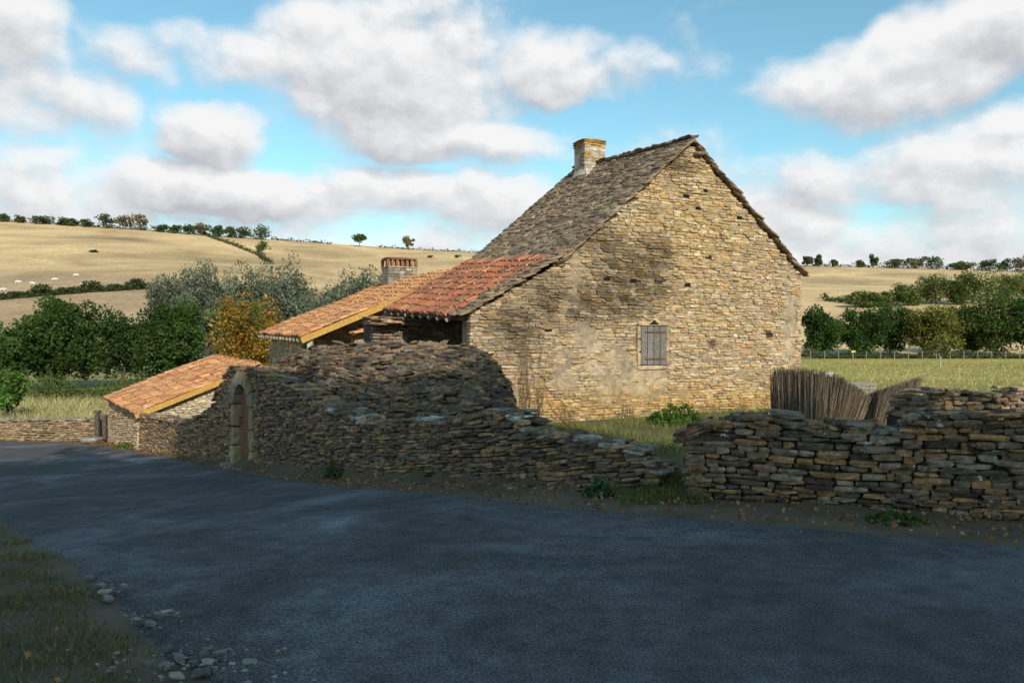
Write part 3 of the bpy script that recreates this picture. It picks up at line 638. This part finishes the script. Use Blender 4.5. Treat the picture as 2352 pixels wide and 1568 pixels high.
ptree(8,58,750,120,GR,'broad green tree cut by the left edge, lowest of the valley trees',n=6000,ls=.26,K=36,zc=.5,rzf=.52,group=GG)
ptree(130,64,680,250,GR,'largest rounded dark green tree on the left, with its crown nearly to the ground',n=14000,ls=.27,K=70,zc=.5,rzf=.5,rc=.25,group=GG)
ptree(285,68,702,120,(.05,.09,.028),'narrow dark green tree between the largest round one and the tree by the orange foliage',n=6000,ls=.27,K=36,zc=.52,rzf=.48,group=GG)
ptree(388,64,684,180,GR,'dark green tree just left of the orange autumn tree',n=10000,ls=.27,K=54,zc=.53,rzf=.48,rc=.26,group=GG)
ptree(18,38,848,95,(.10,.18,.04),'young bright green leafy tree by the low wall at the left edge',n=2500,ls=.16,K=22,zc=.55,rzf=.5)
ptree(573,56,658,190,(.46,.225,.04),'autumn tree with orange yellow leaves beside the orange roofs',n=9000,ls=.2,K=80,rc=.22,kind=2,cols2=((.14,.17,.04),.28),zc=.5,rzf=.5)
for px,Y,tp,wd,lab in ((395,84,622,140,'leftmost silvery willow behind the dark green trees'),(465,88,606,160,'tall silvery willow second from the left in the grey green row'),(545,90,604,150,'silvery willow right behind the orange tree'),(615,92,612,130,'narrow silvery willow above and right of the orange tree'),(672,88,600,140,'tall silvery willow above the long orange roof'),(768,96,636,130,'low silvery willow left of the tiled chimney'),(832,98,602,150,'round silvery willow just left of the stone chimney of the low building'),(900,100,625,100,'silvery willow partly hidden behind the chimney of the low building')):
    ptree(px,Y,tp,wd,WI,lab,n=9500,ls=.27,K=54,kind=1,rc=.32,zc=.5,rzf=.5,group='silvery willows behind the farm',name='willow_tree',trunkc=(.2,.19,.16))
for px,Y,tp,wd,cl,lab in ((1887,98,703,100,GR,'round dark tree next to the right corner of the farmhouse'),(1982,100,702,130,GR,'dark green tree, left half of the broad pair in the right meadow'),(2045,102,688,135,GR,'tall dark green tree, right half of the broad pair in the right meadow'),(2140,97,694,145,(.17,.17,.04),'yellowing loose tree in the middle of the right treeline'),(2215,104,702,135,(.12,.15,.035),'smaller green tree between the yellowing tree and the big right tree'),(2288,100,662,180,GR2,'large green tree near the right edge of the meadow'),(2370,98,674,140,GR,'dark tree cut by the right edge of the frame')):
    ptree(px,Y,tp,wd,cl,lab,n=8000,ls=.28,K=56,zc=.51,rzf=.5,rc=.27,group='trees along the right meadow')
ptree(2160,60,770,60,(.16,.17,.05),'thin young tree with pale trunk standing in the right meadow',n=500,ls=.2,K=14,trunkc=(.4,.38,.33),zc=.68,rzf=.33)
mid=[(1980,666,80,706),(2085,648,88,702),(2150,622,90,698),(2235,612,120,698),(2308,620,100,692),(2350,620,76,684),(2030,670,56,704),(2196,638,60,700)]
ML=['pale green bush-like tree lowest on the right hillside','rounded pale tree on the hillside above the broad dark pair','taller green tree on the hillside right of the rounded pale tree','wide green tree on the hillside above the big right tree','green hillside tree second from the right edge','hillside tree at the right edge, just below the skyline','small hillside tree between the lowest bush-like tree and the rounded pale tree','short tree in front of the wide green hillside tree']
for i,(px,tp,wd,hit) in enumerate(mid):
    ptree(px,0,tp,wd,GR2 if i%2 else (.14,.17,.055),ML[i],hit=hit,n=2200,ls=.5,K=28,zc=.47,rzf=.52,group='trees on the right hillside')
ORD=['first','second','third','fourth','fifth','sixth','seventh','eighth','ninth','tenth','eleventh','twelfth','thirteenth','fourteenth','fifteenth','sixteenth','seventeenth','eighteenth','nineteenth','twentieth']
rs=[(1856,588,36),(1880,583,26),(1917,595,14),(1975,594,24),(2006,584,26),(2060,592,56),(2100,590,56),(2140,583,60),(2200,598,46),(2222,600,44),(2270,592,52),(2310,595,50),(2345,588,50)]
for i,(px,tp,wd) in enumerate(rs):
    ptree(px,436,tp,wd,(.085,.12,.05) if i%3 else (.15,.14,.07),f'{ORD[i]} skyline tree counting rightwards from the farmhouse on the right ridge',n=620,ls=.9,K=12,zc=.5,rzf=.5,group='trees on the right skyline')
ls_=[(8,491,30),(45,496,26),(97,494,50),(145,499,36),(168,500,36),(200,502,30),(245,489,56),(288,492,46),(322,490,50),(370,513,34),(400,515,36),(432,511,38),(465,510,42),(500,515,38),(530,517,36),(560,516,38),(598,513,46)]
for i,(px,tp,wd) in enumerate(ls_):
    ptree(px,436,tp,wd,(.085,.12,.05) if i not in (7,8,12) else (.18,.14,.06),f'{ORD[i]} tree from the left along the skyline of the left hill',n=620,ls=.85,K=14,zc=.5,rzf=.52,group='trees on the left skyline')
ptree(826,436,532,38,(.10,.14,.05),'lone round green tree on the ridge left of the farmhouse roof',n=900,ls=.8,K=16,zc=.58,rzf=.42)
ptree(937,436,542,34,(.21,.17,.07),'lone browning tree on the ridge nearest the farmhouse roof',n=700,ls=.8,K=14,zc=.6,rzf=.4)
ptree(601,0,552,40,GR2,'single round tree at the lower end of the diagonal hedge on the left hill',hit=585,n=800,ls=.6,K=16,zc=.55,rzf=.45)
# hedges
def hedge(name,label,pts,h,w,n,ls,col,cat='hedge',group=None):
    pts=np.array(pts); L=np.r_[0,np.cumsum(np.linalg.norm(np.diff(pts,axis=0),axis=1))]
    u=rng.uniform(0,L[-1],n); hh=h*(.6+.5*np.sin(u*2.1/h)*np.sin(u*.7/h+1)); q=np.stack([np.interp(u,L,pts[:,k]) for k in range(3)],-1)
    q[:,:2]+=rng.uniform(-1,1,size=(n,2))*w*.5; q[:,2]=G(q[:,0],q[:,1])+rng.uniform(0,1,n)**.8*hh
    mb=MB(); leaves(mb,q,ls,np.array([vc(col,.3,.08) for _ in range(n)])); o=mb.build(name,M['leaf']); return tag(o,label,cat,group)
hp=lambda l:[GP(a,b_) for a,b_ in l]
hedge('hedge','dark hedge running diagonally down the left hill',hp([(470,540),(520,558),(560,573),(595,588),(622,603)]),2.0,2.2,1500,.9,(.09,.10,.04))
hedge('hedge','dark hedge band crossing low on the left hill beside the cattle',hp([(-60,692),(0,688),(90,680),(180,673),(260,668),(345,663)]),2.4,2.5,4500,.7,(.06,.08,.035))
hedge('hedge','thin hedge along the ridge between the lone tree and the left trees',[((p-CX)/FP*440,440,0) for p in (625,690,760)],2,2,300,1.0,(.08,.08,.04))
hedge('hedge','low hedge along the ridge running to the farmhouse roof',[((p-CX)/FP*440,440,0) for p in (870,960,1040,1110)],1.6,2,500,.9,(.11,.10,.05))
hedge('hedge','continuous hedge under the trees of the left skyline',[((p-CX)/FP*438,438,0) for p in (0,120,250,350,430,610)],3.0,3,1800,.9,(.09,.10,.04))
hedge('hedge','hedge on the right skyline under the ridge trees',[((p-CX)/FP*438,438,0) for p in (1850,1960,2100,2250,2420)],2.8,3,1500,.9,(.09,.10,.04))
hedge('hedge','short hedge crossing the right hillside field',hp([(1888,690),(1930,694),(1980,702),(2050,706)]),2.2,2,1100,.6,(.08,.11,.04))
hedge('hedge','low hedge along the far edge of the right meadow',[((p-CX)/FP*94,94,0) for p in (1850,1950,2100,2250,2400)],1.0,1.2,5000,.25,(.08,.10,.035))
hedge('shrub_bank','green shrub bank behind the dry grass left of the outbuilding',[((p-CX)/FP*Y,Y,0) for p,Y in ((60,50),(150,52),(300,50),(470,48),(620,48))],1.5,2.6,8000,.2,(.11,.14,.04),'shrubs')
for px,py,lab in ((215,580,'dark bush alone in the middle of the left hill field'),(987,592,'small dark bush on the hill, left of two near the farmhouse roof'),(1052,592,'small dark bush on the hill, right of two near the farmhouse roof')):
    g_=GP(px,py); c=g_+ZA*.6; _,L,_m=clumps(c,np.array([1.8,1.2,.8]),8,240,.5); mb=MB(); leaves(mb,L,.6,np.array([vc((.08,.10,.045),.25) for _ in L])); tag(mb.build('bush',M['leaf']),lab,'bush','bushes on the left hill')
# tall trees well behind the camera that shade the lane
sd=nrm([.35,-.937,0]); EL=math.radians(28); cot=1/math.tan(EL)
for i,(p_,qe) in enumerate(((-5.8,21.3),(-2.6,21.6),(.3,18.6),(3.0,14.6),(5.6,10.6),(8.6,9.4),(11.8,9.0),(-9.5,20.0))):
    q_=qe-21*cot+1.5; x=p_*.937-q_*.35; y=p_*.35+q_*.937; z0=float(G(x,y))
    tree(x,y,z0,21.3-z0,6.4,GR,f'tall slender roadside tree behind the viewer, {ORD[i]} of the shading row',n=4600,ls=.58,K=60,rc=.3,zc=.68,rzf=.32,group='roadside trees shading the lane')
# ------------------------------------------------------------------ grass etc
def blades(mb,X,Yc,h,w,c1,c2,zoff=0):
    n=len(X); Z=G(X,Yc)+zoff; a=rng.uniform(0,2*math.pi,n); hh=h*rng.uniform(.4,1.3,n); ln=hh*rng.uniform(.1,1.1,n); b_=rng.uniform(0,2*math.pi,n)
    p=np.stack([X,Yc,Z],-1); d=np.stack([np.cos(a)*w,np.sin(a)*w,0*a],-1); tip=p+np.stack([np.cos(b_)*ln,np.sin(b_)*ln,hh],-1)
    V=np.stack([p-d,p+d,tip],1).reshape(-1,3); k=rng.random((n,1)); c=np.array(c1)*k+np.array(c2)*(1-k); c=c*rng.uniform(.6,1.4,(n,1))
    mb.add(V,np.arange(3*n).reshape(n,3),np.repeat(c,3,0))
def scatter(n,x0,x1,y0,y1,cond):
    X=rng.uniform(x0,x1,n*6); Y=rng.uniform(y0,y1,n*6); k=cond(X,Y); return X[k][:n],Y[k][:n]
clump=lambda X,Y,f=1.3: (np.sin(X*f*2.1+Y*f*1.3)+np.sin(X*f*.9-Y*f*2.7)+rng.normal(size=X.shape)*.8)
mb=MB(); X,Y=scatter(40000,-9,0,2.6,11,lambda X,Y:(X<xnear(Y)-.22*rng.random(X.shape)-.05+.1*np.sin(Y*5))&(clump(X,Y,2.2)>-.2)); blades(mb,X,Y,.045,.005,(.11,.125,.035),(.27,.21,.10))
tag(mb.build('verge_grass',M['leaf']),'rough shaded grass verge in the lower left corner','grass',kind='stuff')
mb=MB(); X,Y=scatter(18000,-1.0,9,8.4,18.5,lambda X,Y:(Y>ywall(X)+.5)&(clump(X,Y)>-.5)); blades(mb,X,Y,.12,.006,(.15,.19,.045),(.27,.24,.09))
X,Y=scatter(1500,1.1,1.95,7.9,9.5,lambda X,Y:Y>0); blades(mb,X,Y,.13,.006,(.12,.17,.04),(.2,.18,.07))
tag(mb.build('yard_grass',M['leaf']),'green grass in the yard between the wall and the farmhouse','grass',kind='stuff')
mb=MB(); X,Y=scatter(22000,5,70,14,92,lambda X,Y:(X/Y>.28)&(X/Y<.7)&(Y>ywall(X)+3)); blades(mb,X,Y,.12,.018,(.34,.31,.09),(.48,.41,.16))
tag(mb.build('meadow_grass',M['dry']),'yellow green meadow grass right of the farmhouse','grass',kind='stuff')
mb=MB(); X,Y=scatter(14000,-42,-8,29,50,lambda X,Y:(X/Y>-.72)&(X/Y<-.3)&(Y>ywall(X)+.8)); blades(mb,X,Y,.5,.025,(.46,.38,.2),(.28,.28,.10))
tag(mb.build('field_grass',M['dry']),'tall dry grass behind the low left wall','grass',kind='stuff')
mb=MB(); X,Y=scatter(6000,-14,6,5.5,27,lambda X,Y:(Y<ywall(X)-.02)&(Y>ywall(X)-.5-.5*rng.random(X.shape)*(X>0))&(clump(X,Y,1.1)>.7)); blades(mb,X,Y,.09,.006,(.11,.15,.04),(.22,.19,.09))
tag(mb.build('verge_weeds',M['leaf']),'scattered weeds growing along the foot of the roadside walls','weeds',kind='stuff')
fx=[p[0] for p in far][::-1]; fy=[p[1] for p in far][::-1]
mb=MB(); X,Y=scatter(7000,-14,7,4.5,27,lambda X,Y:(Y<ywall(X))&(Y>np.interp(X,fx,fy)-.35*rng.random(X.shape)**2)); n=len(X)
C=np.stack([X,Y,G(X,Y)+.03+.025*rng.random(n)],-1); leaves(mb,C,.05,np.array([pick([(.36,.16,.06),(.26,.13,.06),(.45,.27,.12),(.15,.1,.07)],.3) for _ in range(n)]))
X,Y=scatter(170,-6,-.5,3.2,9,lambda X,Y:X<xnear(Y)+.4); C=np.stack([X,Y,G(X,Y)+.05],-1); leaves(mb,C,.045,np.array([pick([(.34,.17,.07),(.26,.15,.08)],.3) for _ in C]))
tag(mb.build('leaf_litter',M['dry']),'fallen brown leaves along the edge of the lane','fallen leaves',kind='stuff')
mb=MB(); X,Y=scatter(1300,-3.0,0,3.2,5.6,lambda X,Y:(np.abs(X-xnear(Y)-.12)<.16+.5*rng.random(X.shape)**2*(Y<4.1))&(clump(X,Y,3)>-.2))
for x,y in zip(X,Y):
    s=U(.004,.011)*(1+1.8*(rng.random()<.14)); stone(mb,np.array([x,y,float(G(x,y))+.031]),nrm([1,U(-1,1),0]),nrm([U(-1,0),1,0]),ZA,s*1.3,s,s*.4,pick([(.24,.21,.18),(.16,.145,.13),(.36,.32,.28)],.25),jit=.2)
tag(mb.build('gravel',M['mortar']),'loose pebbles where the road edge has broken up, bottom of the view','gravel',kind='stuff')
mb=MB()
for k in range(46):
    x=U(1.2,1.9); y=U(8.3,9.7); s=U(.03,.08); stone(mb,np.array([x,y,float(G(x,y))+s*.3]),nrm([1,U(-1,1),0]),nrm([U(-1,1),1,0]),ZA,s*1.4,s,s*.5,pick(RG,.25),jit=.2)
for k in range(60):
    x=U(-4,1.3); y=float(ywall(x))-U(.05,.5); s=U(.015,.05); stone(mb,np.array([x,y,float(G(x,y))+s*.3]),nrm([1,U(-1,1),0]),nrm([U(-1,1),1,0]),ZA,s*1.4,s,s*.5,pick(DK,.25),jit=.2)
tag(mb.build('rubble',M['dark']),'fallen stones in the gap between the two roadside walls','rubble',kind='stuff')
def plant(px,Y,r,n,h,col,label,zb=None,ls=.1,cat='plant'):
    x=(px-CX)/FP*Y; z=float(G(x,Y)) if zb is None else zb; a=rng.uniform(0,6.283,n); q=rng.random(n)**.6
    top=(1-.75*q**2)*(.7+.3*np.sin(a*3+q*5)); C=np.array([x,Y,z])+np.stack([np.cos(a)*q*r*.9,np.sin(a)*q*r*.7,rng.uniform(0,1,n)**.7*h*top],-1)
    mb=MB(); leaves(mb,C,ls,np.array([vc(col,.3,.1) for _ in range(n)]),elong=1.5); return tag(mb.build('plant',M['leaf']),label,cat)
plant(1378,8.55,.17,170,.2,(.09,.15,.07),'broad leaved weed at the wall foot near the end of the curved wall',ls=.1)
plant(1490,8.45,.25,260,.1,(.10,.16,.05),'low green weeds at the road edge of the grassy gap',ls=.06)
plant(1555,14.9,.62,900,.42,(.10,.17,.04),'leafy green plant under the shuttered window at the house foot',ls=.08)
plant(765,13.2,.15,160,.4,(.09,.13,.045),'small fern-like weed growing at the foot of the curved wall',ls=.07)
plant(290,24.0,.4,240,.2,(.12,.17,.04),'bright weed at the foot of the outbuilding wall',ls=.1)
plant(2060,7.1,.3,300,.10,(.09,.13,.04),'green weed patch at the foot of the right roadside wall',ls=.055)
plant(1880,8.25,.3,260,.14,(.15,.2,.07),'small pale flowering plant growing on top of the right wall',zb=.68,ls=.05)
plant(650,20.5,.5,300,.9,(.16,.2,.04),'yellow green shrub in front of the porch post of the low building',zb=.2,ls=.13)
mb=MB()
for k in range(20):
    a,z=ga(U(1195,1240),U(930,970)); pts=[HW(a,-.035,0.0)]; zz=0.0; aa=a
    for j in range(int(U(8,20))): zz+=U(.08,.16); aa+=U(-.05,.045); pts.append(HW(aa,-.035-U(0,.03),zz))
    tube(mb,pts,np.linspace(.006,.002,len(pts)),vc((.2,.14,.09),.3),4)
tag(mb.build('climbing_plant',M['bark']),'bare brown climbing plant on the left part of the gable wall','climbing plant')
mb=MB()
for k in range(60):
    px=[1430,1630,1300,1690][k%4]+U(-14,14); a,_=ga(px,930); zz=.02; pts=[HW(a,-.15,zz)]
    for j in range(4): zz+=U(.03,.1); a+=U(-.03,.03); pts.append(HW(a,-.15,zz))
    tube(mb,pts,.004,vc((.2,.13,.07),.3),4)
tag(mb.build('dry_weeds',M['bark']),'dry brown weed stalks along the foot of the gable wall','weeds',kind='stuff')
mb=MB(); hp_=[P(1252,893,15.2),P(1256,915,15.1),P(1270,945,14.8),P(1290,965,14.3),P(1312,985,13.2),P(1330,1000,12.3),P(1350,1008,11.6)]
tube(mb,hp_,.008,(.42,.07,.04)); tag(mb.build('garden_hose',M['paint']),'thin red hose running from the gable wall down into the yard','hose')
# reed screens
def reeds(path,n,label,lean):
    mb=MB(); path=np.array(path)
    for k in range(n):
        i=U(0,len(path)-1); j=np.arange(len(path)); b_=np.array([np.interp(i,j,path[:,c]) for c in range(4)])
        p=b_[:3]+np.array([U(-.02,.02),U(-.03,.03),0]); hh=b_[3]*U(.90,1.04); q=p+np.array([lean(i)*hh+U(-.06,.06),U(-.05,.05),hh])
        tube(mb,[p,(p+q)/2+rng.uniform(-.015,.015,3),q],[.006,.006,.002],vc([(.22,.165,.11),(.29,.22,.15),(.13,.10,.075),(.09,.07,.05)][k%4],.35),4)
    return tag(mb.build('reed_screen',M['wood']),label,'reed screen','brushwood screens beside the farmhouse')
def rp(px,Y,top): x=(px-CX)/FP*Y; z=float(G(x,Y))-.05; return (x,Y,z,EH+(CY-top)/FP*Y-z)
reeds([rp(1776,13.6,848),rp(1830,13.3,848),rp(1872,13.0,853),rp(1905,13.0,866),rp(1935,13.2,888),rp(1965,13.4,915)],2400,'brown brushwood screen curving away from the right corner of the farmhouse',lambda i:.1*i*i/6)
reeds([rp(1985,13.5,905),rp(2005,13.2,893),rp(2025,13.1,880),rp(2045,13.2,866)],1300,'brushwood screen leaning over, right of the curving one',lambda i:.12+.14*i)
mb=MB(); 
for k in range(3): beam(mb,P(1925,880+k*9,14.6),P(2012,882+k*9,14.4),.02,.045,(.33,.3,.27))
for px in (1940,2000): beam(mb,P(px,878,14.45),P(px,984,14.45),.05,.05,(.3,.26,.2),up=np.array([0,1.,0]))
tag(mb.build('wooden_rack',M['wood']),'grey wooden rail frame between the two brushwood screens','wooden frame')
mb=MB(); q=P(1880,860,15.0); box(mb,q,np.array([1,0,0]),np.array([0,1,0.]),ZA,.27,.02,.04,(.6,.6,.6)); 
for s_ in (-.25,.25): box(mb,q+np.array([s_,0.03,-.5]),np.array([1,0,0]),np.array([0,1,0.]),ZA,.02,.02,.46,(.5,.5,.5))
tag(mb.build('white_rail',M['paint']),'white board rail showing above the curving brushwood screen','rail')
# meadow fence
T=thing('wire_fence','wire fence with thin wooden posts along the far side of the right meadow','fence',((2100-CX)/FP*90,90,-.6)); 
pts=[]
for k in range(17):
    px=1862+k*32; x=(px-CX)/FP*90; z=float(G(x,90)); pts.append(np.array([x,90,z+.85])); mb=MB(); tube(mb,[(x,90,z-.2),(x+U(-.05,.05),90,z+1.05)],.05,(.25,.22,.18),5); mb.build('post',M['wood'],T)
mb=MB(); 
for dz in (0,-.35): tube(mb,[p+ZA*dz for p in pts],.008,(.2,.2,.2),4)
mb.build('wire',M['metal'],T)
T=thing('field_sign','small yellow sign board on a stake at the far side of the right meadow','sign',P(1960,830,88)); q=P(1960,807,88); mb=MB(); box(mb,q,np.array([1,0,0]),np.array([0,1,0.]),ZA,.22,.02,.11,(.5,.42,.1)); mb.build('board',M['paint'],T); mb=MB(); tube(mb,[q+np.array([0,.05,.1]),q+np.array([0,.05,-1.3])],.03,(.25,.2,.15)); mb.build('stake',M['wood'],T)
# cows
me=bpy.data.meshes.new('cow'); 
cv=[(0,0,1.05,.36),(.55,0,1.08,.36),(-.6,0,1.08,.36),(.95,0,1.15,.22),(1.3,0,1.0,.15),(1.6,0,.8,.1),(.65,.2,.6,.12),(.65,.2,.3,.06),(.65,.2,.03,.06),(.65,-.2,.6,.12),(.62,-.2,.3,.06),(.62,-.2,.03,.06),(-.75,.2,.65,.15),(-.85,.2,.4,.07),(-.78,.2,.03,.06),(-.75,-.2,.65,.15),(-.82,-.2,.4,.07),(-.75,-.2,.03,.06),(-.98,0,1.1,.06),(-1.02,0,.6,.03)]
ce=[(0,1),(0,2),(1,3),(3,4),(4,5),(1,6),(6,7),(7,8),(1,9),(9,10),(10,11),(2,12),(12,13),(13,14),(2,15),(15,16),(16,17),(2,18),(18,19)]
me.from_pydata([c[:3] for c in cv],ce,[])
cm,nt,b=newmat('cream_hide'); tc=nt.nodes.new('ShaderNodeTexCoord'); nt.links.new(ramp(nt,noise(nt,tc.outputs['Object'],3),[(.3,(.55,.5,.42)),(.7,(.74,.69,.61))]),b.inputs['Base Color'])
me.materials.append(cm); cow=bpy.data.objects.new('cow',me); md=cow.modifiers.new('skin','SKIN'); md.use_smooth_shade=True; cow.modifiers.new('sub','SUBSURF').levels=1
if me.skin_vertices:
    for i,c in enumerate(cv): me.skin_vertices[0].data[i].radius=(c[3],c[3])
    me.skin_vertices[0].data[0].use_root=True
for i,(px,py,rz,lab) in enumerate(((41,652,.1,'cream cow standing second from the left on the hill pasture'),(75,655,3.0,'cream cow with its head to the left, third from the left'),(125,646,.3,'cream cow in the middle of the small herd, above the hedge'),(193,657,3.4,'rightmost cream cow just above the hedge band'),(174,636,.2,'cream cow highest up the pasture, above the rest'),(6,670,.0,'cream cow at the left edge closest to the hedge'))):
    o=cow if i==0 else cow.copy(); COL.objects.link(o); o.location=tuple(GP(px,py)); o.scale=(.6,.6,.6); o.rotation_euler=(0,0,rz); tag(o,lab,'cow','cows grazing on the left hill')
mb=MB(); stone(mb,P(212,1012,26.6)+ZA*.05,np.array([1,0,0.]),np.array([0,1.,0]),ZA,.3,.25,.07,(.3,.27,.22),jit=.06); tag(mb.build('stone_step',M['mortar']),'pale stone step by the posts where the low left wall ends','step')
# ------------------------------------------------------------------ world
Wd=bpy.data.worlds.new('World'); SC.world=Wd; Wd.use_nodes=True; nt=Wd.node_tree; nt.nodes.clear(); L=nt.links
def nd(t): return nt.nodes.new(t)
def setin(s,v):
    if isinstance(v,bpy.types.NodeSocket): L.new(v,s)
    else: s.default_value=v
def mth(op,*a,clamp=False):
    n_=nd('ShaderNodeMath'); n_.operation=op; n_.use_clamp=clamp
    for s,v in zip(n_.inputs,a): setin(s,v)
    return n_.outputs[0]
def vmt(op,*a,out=0):
    n_=nd('ShaderNodeVectorMath'); n_.operation=op
    for s,v in zip(n_.inputs,a): setin(s,v)
    return n_.outputs[out]
tc=nd('ShaderNodeTexCoord'); sp=nd('ShaderNodeSeparateXYZ'); L.new(tc.outputs['Generated'],sp.inputs[0])
cb=nd('ShaderNodeCombineXYZ'); L.new(mth('ARCTAN2',sp.outputs[0],sp.outputs[1]),cb.inputs[0]); L.new(sp.outputs[2],cb.inputs[1]); PV=cb.outputs[0]
blobs=[(900,180,330,165,1.0),(1290,150,170,75,.75),(560,150,140,75,.6),(1040,340,290,70,.95),(60,110,170,150,.75),(10,250,120,90,.65),(320,150,120,65,.4),(190,260,150,75,.7),(490,315,125,66,.95),(0,400,150,80,.85),(520,440,360,60,1.0),(2060,170,340,115,1.0),(2290,80,240,110,.9),(2340,300,130,50,.65),(2080,400,400,80,.75),(950,470,460,60,.8),(1600,560,450,70,.6)]
def bl(px,py,rx,ry,a):
    t=(px-CX)/FP; e_=(CY-py)/FP; r=math.sqrt(1+t*t+e_*e_); return math.atan(t),e_/r,rx/FP/(1+t*t)*1.1,ry/FP/r*1.12,a
BB=[bl(*b_) for b_ in blobs]
def dens(pv):
    n1=nd('ShaderNodeTexNoise'); n1.inputs['Scale'].default_value=6.5; n1.inputs['Detail'].default_value=7; n1.inputs['Roughness'].default_value=.58; L.new(vmt('MULTIPLY',pv,(1,1.5,1)),n1.inputs['Vector'])
    n2=nd('ShaderNodeTexNoise'); n2.inputs['Scale'].default_value=5; n2.inputs['Detail'].default_value=4; n2.inputs['Roughness'].default_value=.55; L.new(pv,n2.inputs['Vector'])
    p2=vmt('ADD',pv,vmt('MULTIPLY_ADD',n2.outputs['Color'],(.18,.13,0),(-.09,-.065,0)))
    s_=nd('ShaderNodeSeparateXYZ'); L.new(p2,s_.inputs[0])
    d=mth('MAXIMUM',mth('MULTIPLY_ADD',mth('ABSOLUTE',s_.outputs[1]),-4.9,1.05),-.28)
    for (cu,cv_,ru,rv,a) in BB:
        w_=vmt('MULTIPLY_ADD',p2,(1/ru,1/rv,0),(-cu/ru,-cv_/rv,0)); q=vmt('DOT_PRODUCT',w_,w_,out=1)
        d=mth('SMOOTH_MAX',d,mth('MULTIPLY_ADD',q,-a,a),.22)
    return mth('ADD',d,mth('MULTIPLY_ADD',n1.outputs[0],2.5,-1.31))
d0=dens(PV); d1_=dens(vmt('ADD',PV,(.009,.018,0)))
mr=nd('ShaderNodeMapRange'); mr.interpolation_type='SMOOTHSTEP'; L.new(d0,mr.inputs[0]); mr.inputs[1].default_value=-.28; mr.inputs[2].default_value=.6
n3=nd('ShaderNodeTexNoise'); n3.inputs['Scale'].default_value=3.4; n3.inputs['Detail'].default_value=4; L.new(vmt('MULTIPLY',PV,(1,2.2,1)),n3.inputs['Vector'])
br=mth('MULTIPLY_ADD',mth('SUBTRACT',d0,d1_),1.2,mth('MULTIPLY_ADD',n3.outputs[0],1.3,mth('MULTIPLY_ADD',d0,-.10,.05)),clamp=True)
mx=nd('ShaderNodeMix'); mx.data_type='RGBA'; L.new(br,mx.inputs[0]); mx.inputs[6].default_value=(.52,.53,.57,1); mx.inputs[7].default_value=(.92,.92,.925,1)
sky=nd('ShaderNodeTexSky'); sky.sky_type='NISHITA'; sky.sun_disc=False; sky.sun_elevation=EL; sky.sun_rotation=math.atan2(sd[0],sd[1]); sky.altitude=300
tint=nd('ShaderNodeMix'); tint.data_type='RGBA'; tint.blend_type='MULTIPLY'; tint.inputs[0].default_value=1; L.new(sky.outputs[0],tint.inputs[6]); tint.inputs[7].default_value=(.93,1.28,1.14,1)
b1=nd('ShaderNodeBackground'); L.new(tint.outputs[2],b1.inputs[0]); b1.inputs[1].default_value=.15
b2=nd('ShaderNodeBackground'); L.new(mx.outputs[2],b2.inputs[0]); b2.inputs[1].default_value=1.0
ms=nd('ShaderNodeMixShader'); L.new(mr.outputs[0],ms.inputs[0]); L.new(b1.outputs[0],ms.inputs[1]); L.new(b2.outputs[0],ms.inputs[2])
wo=nd('ShaderNodeOutputWorld'); L.new(ms.outputs[0],wo.inputs[0])
Wd.cycles.sampling_method='MANUAL'; Wd.cycles.sample_map_resolution=512
# sun
from mathutils import Vector
sl_=bpy.data.lights.new('sun','SUN'); sl_.energy=4.4; sl_.angle=math.radians(.5); sl_.color=(1,.915,.81); so=bpy.data.objects.new('sun',sl_); COL.objects.link(so)
dirv=Vector((sd[0]*math.cos(EL),sd[1]*math.cos(EL),math.sin(EL))); so.rotation_euler=dirv.to_track_quat('Z','Y').to_euler(); so.location=(20,-40,30)
# camera
cd=bpy.data.cameras.new('camera'); cd.lens=28; cd.sensor_width=36; cd.clip_end=3000; co=bpy.data.objects.new('camera',cd); COL.objects.link(co)
co.location=(0,0,EH); co.rotation_euler=(math.radians(90),0,0); SC.camera=co
SC.view_settings.view_transform='Standard'; SC.view_settings.look='None'; SC.view_settings.exposure=0
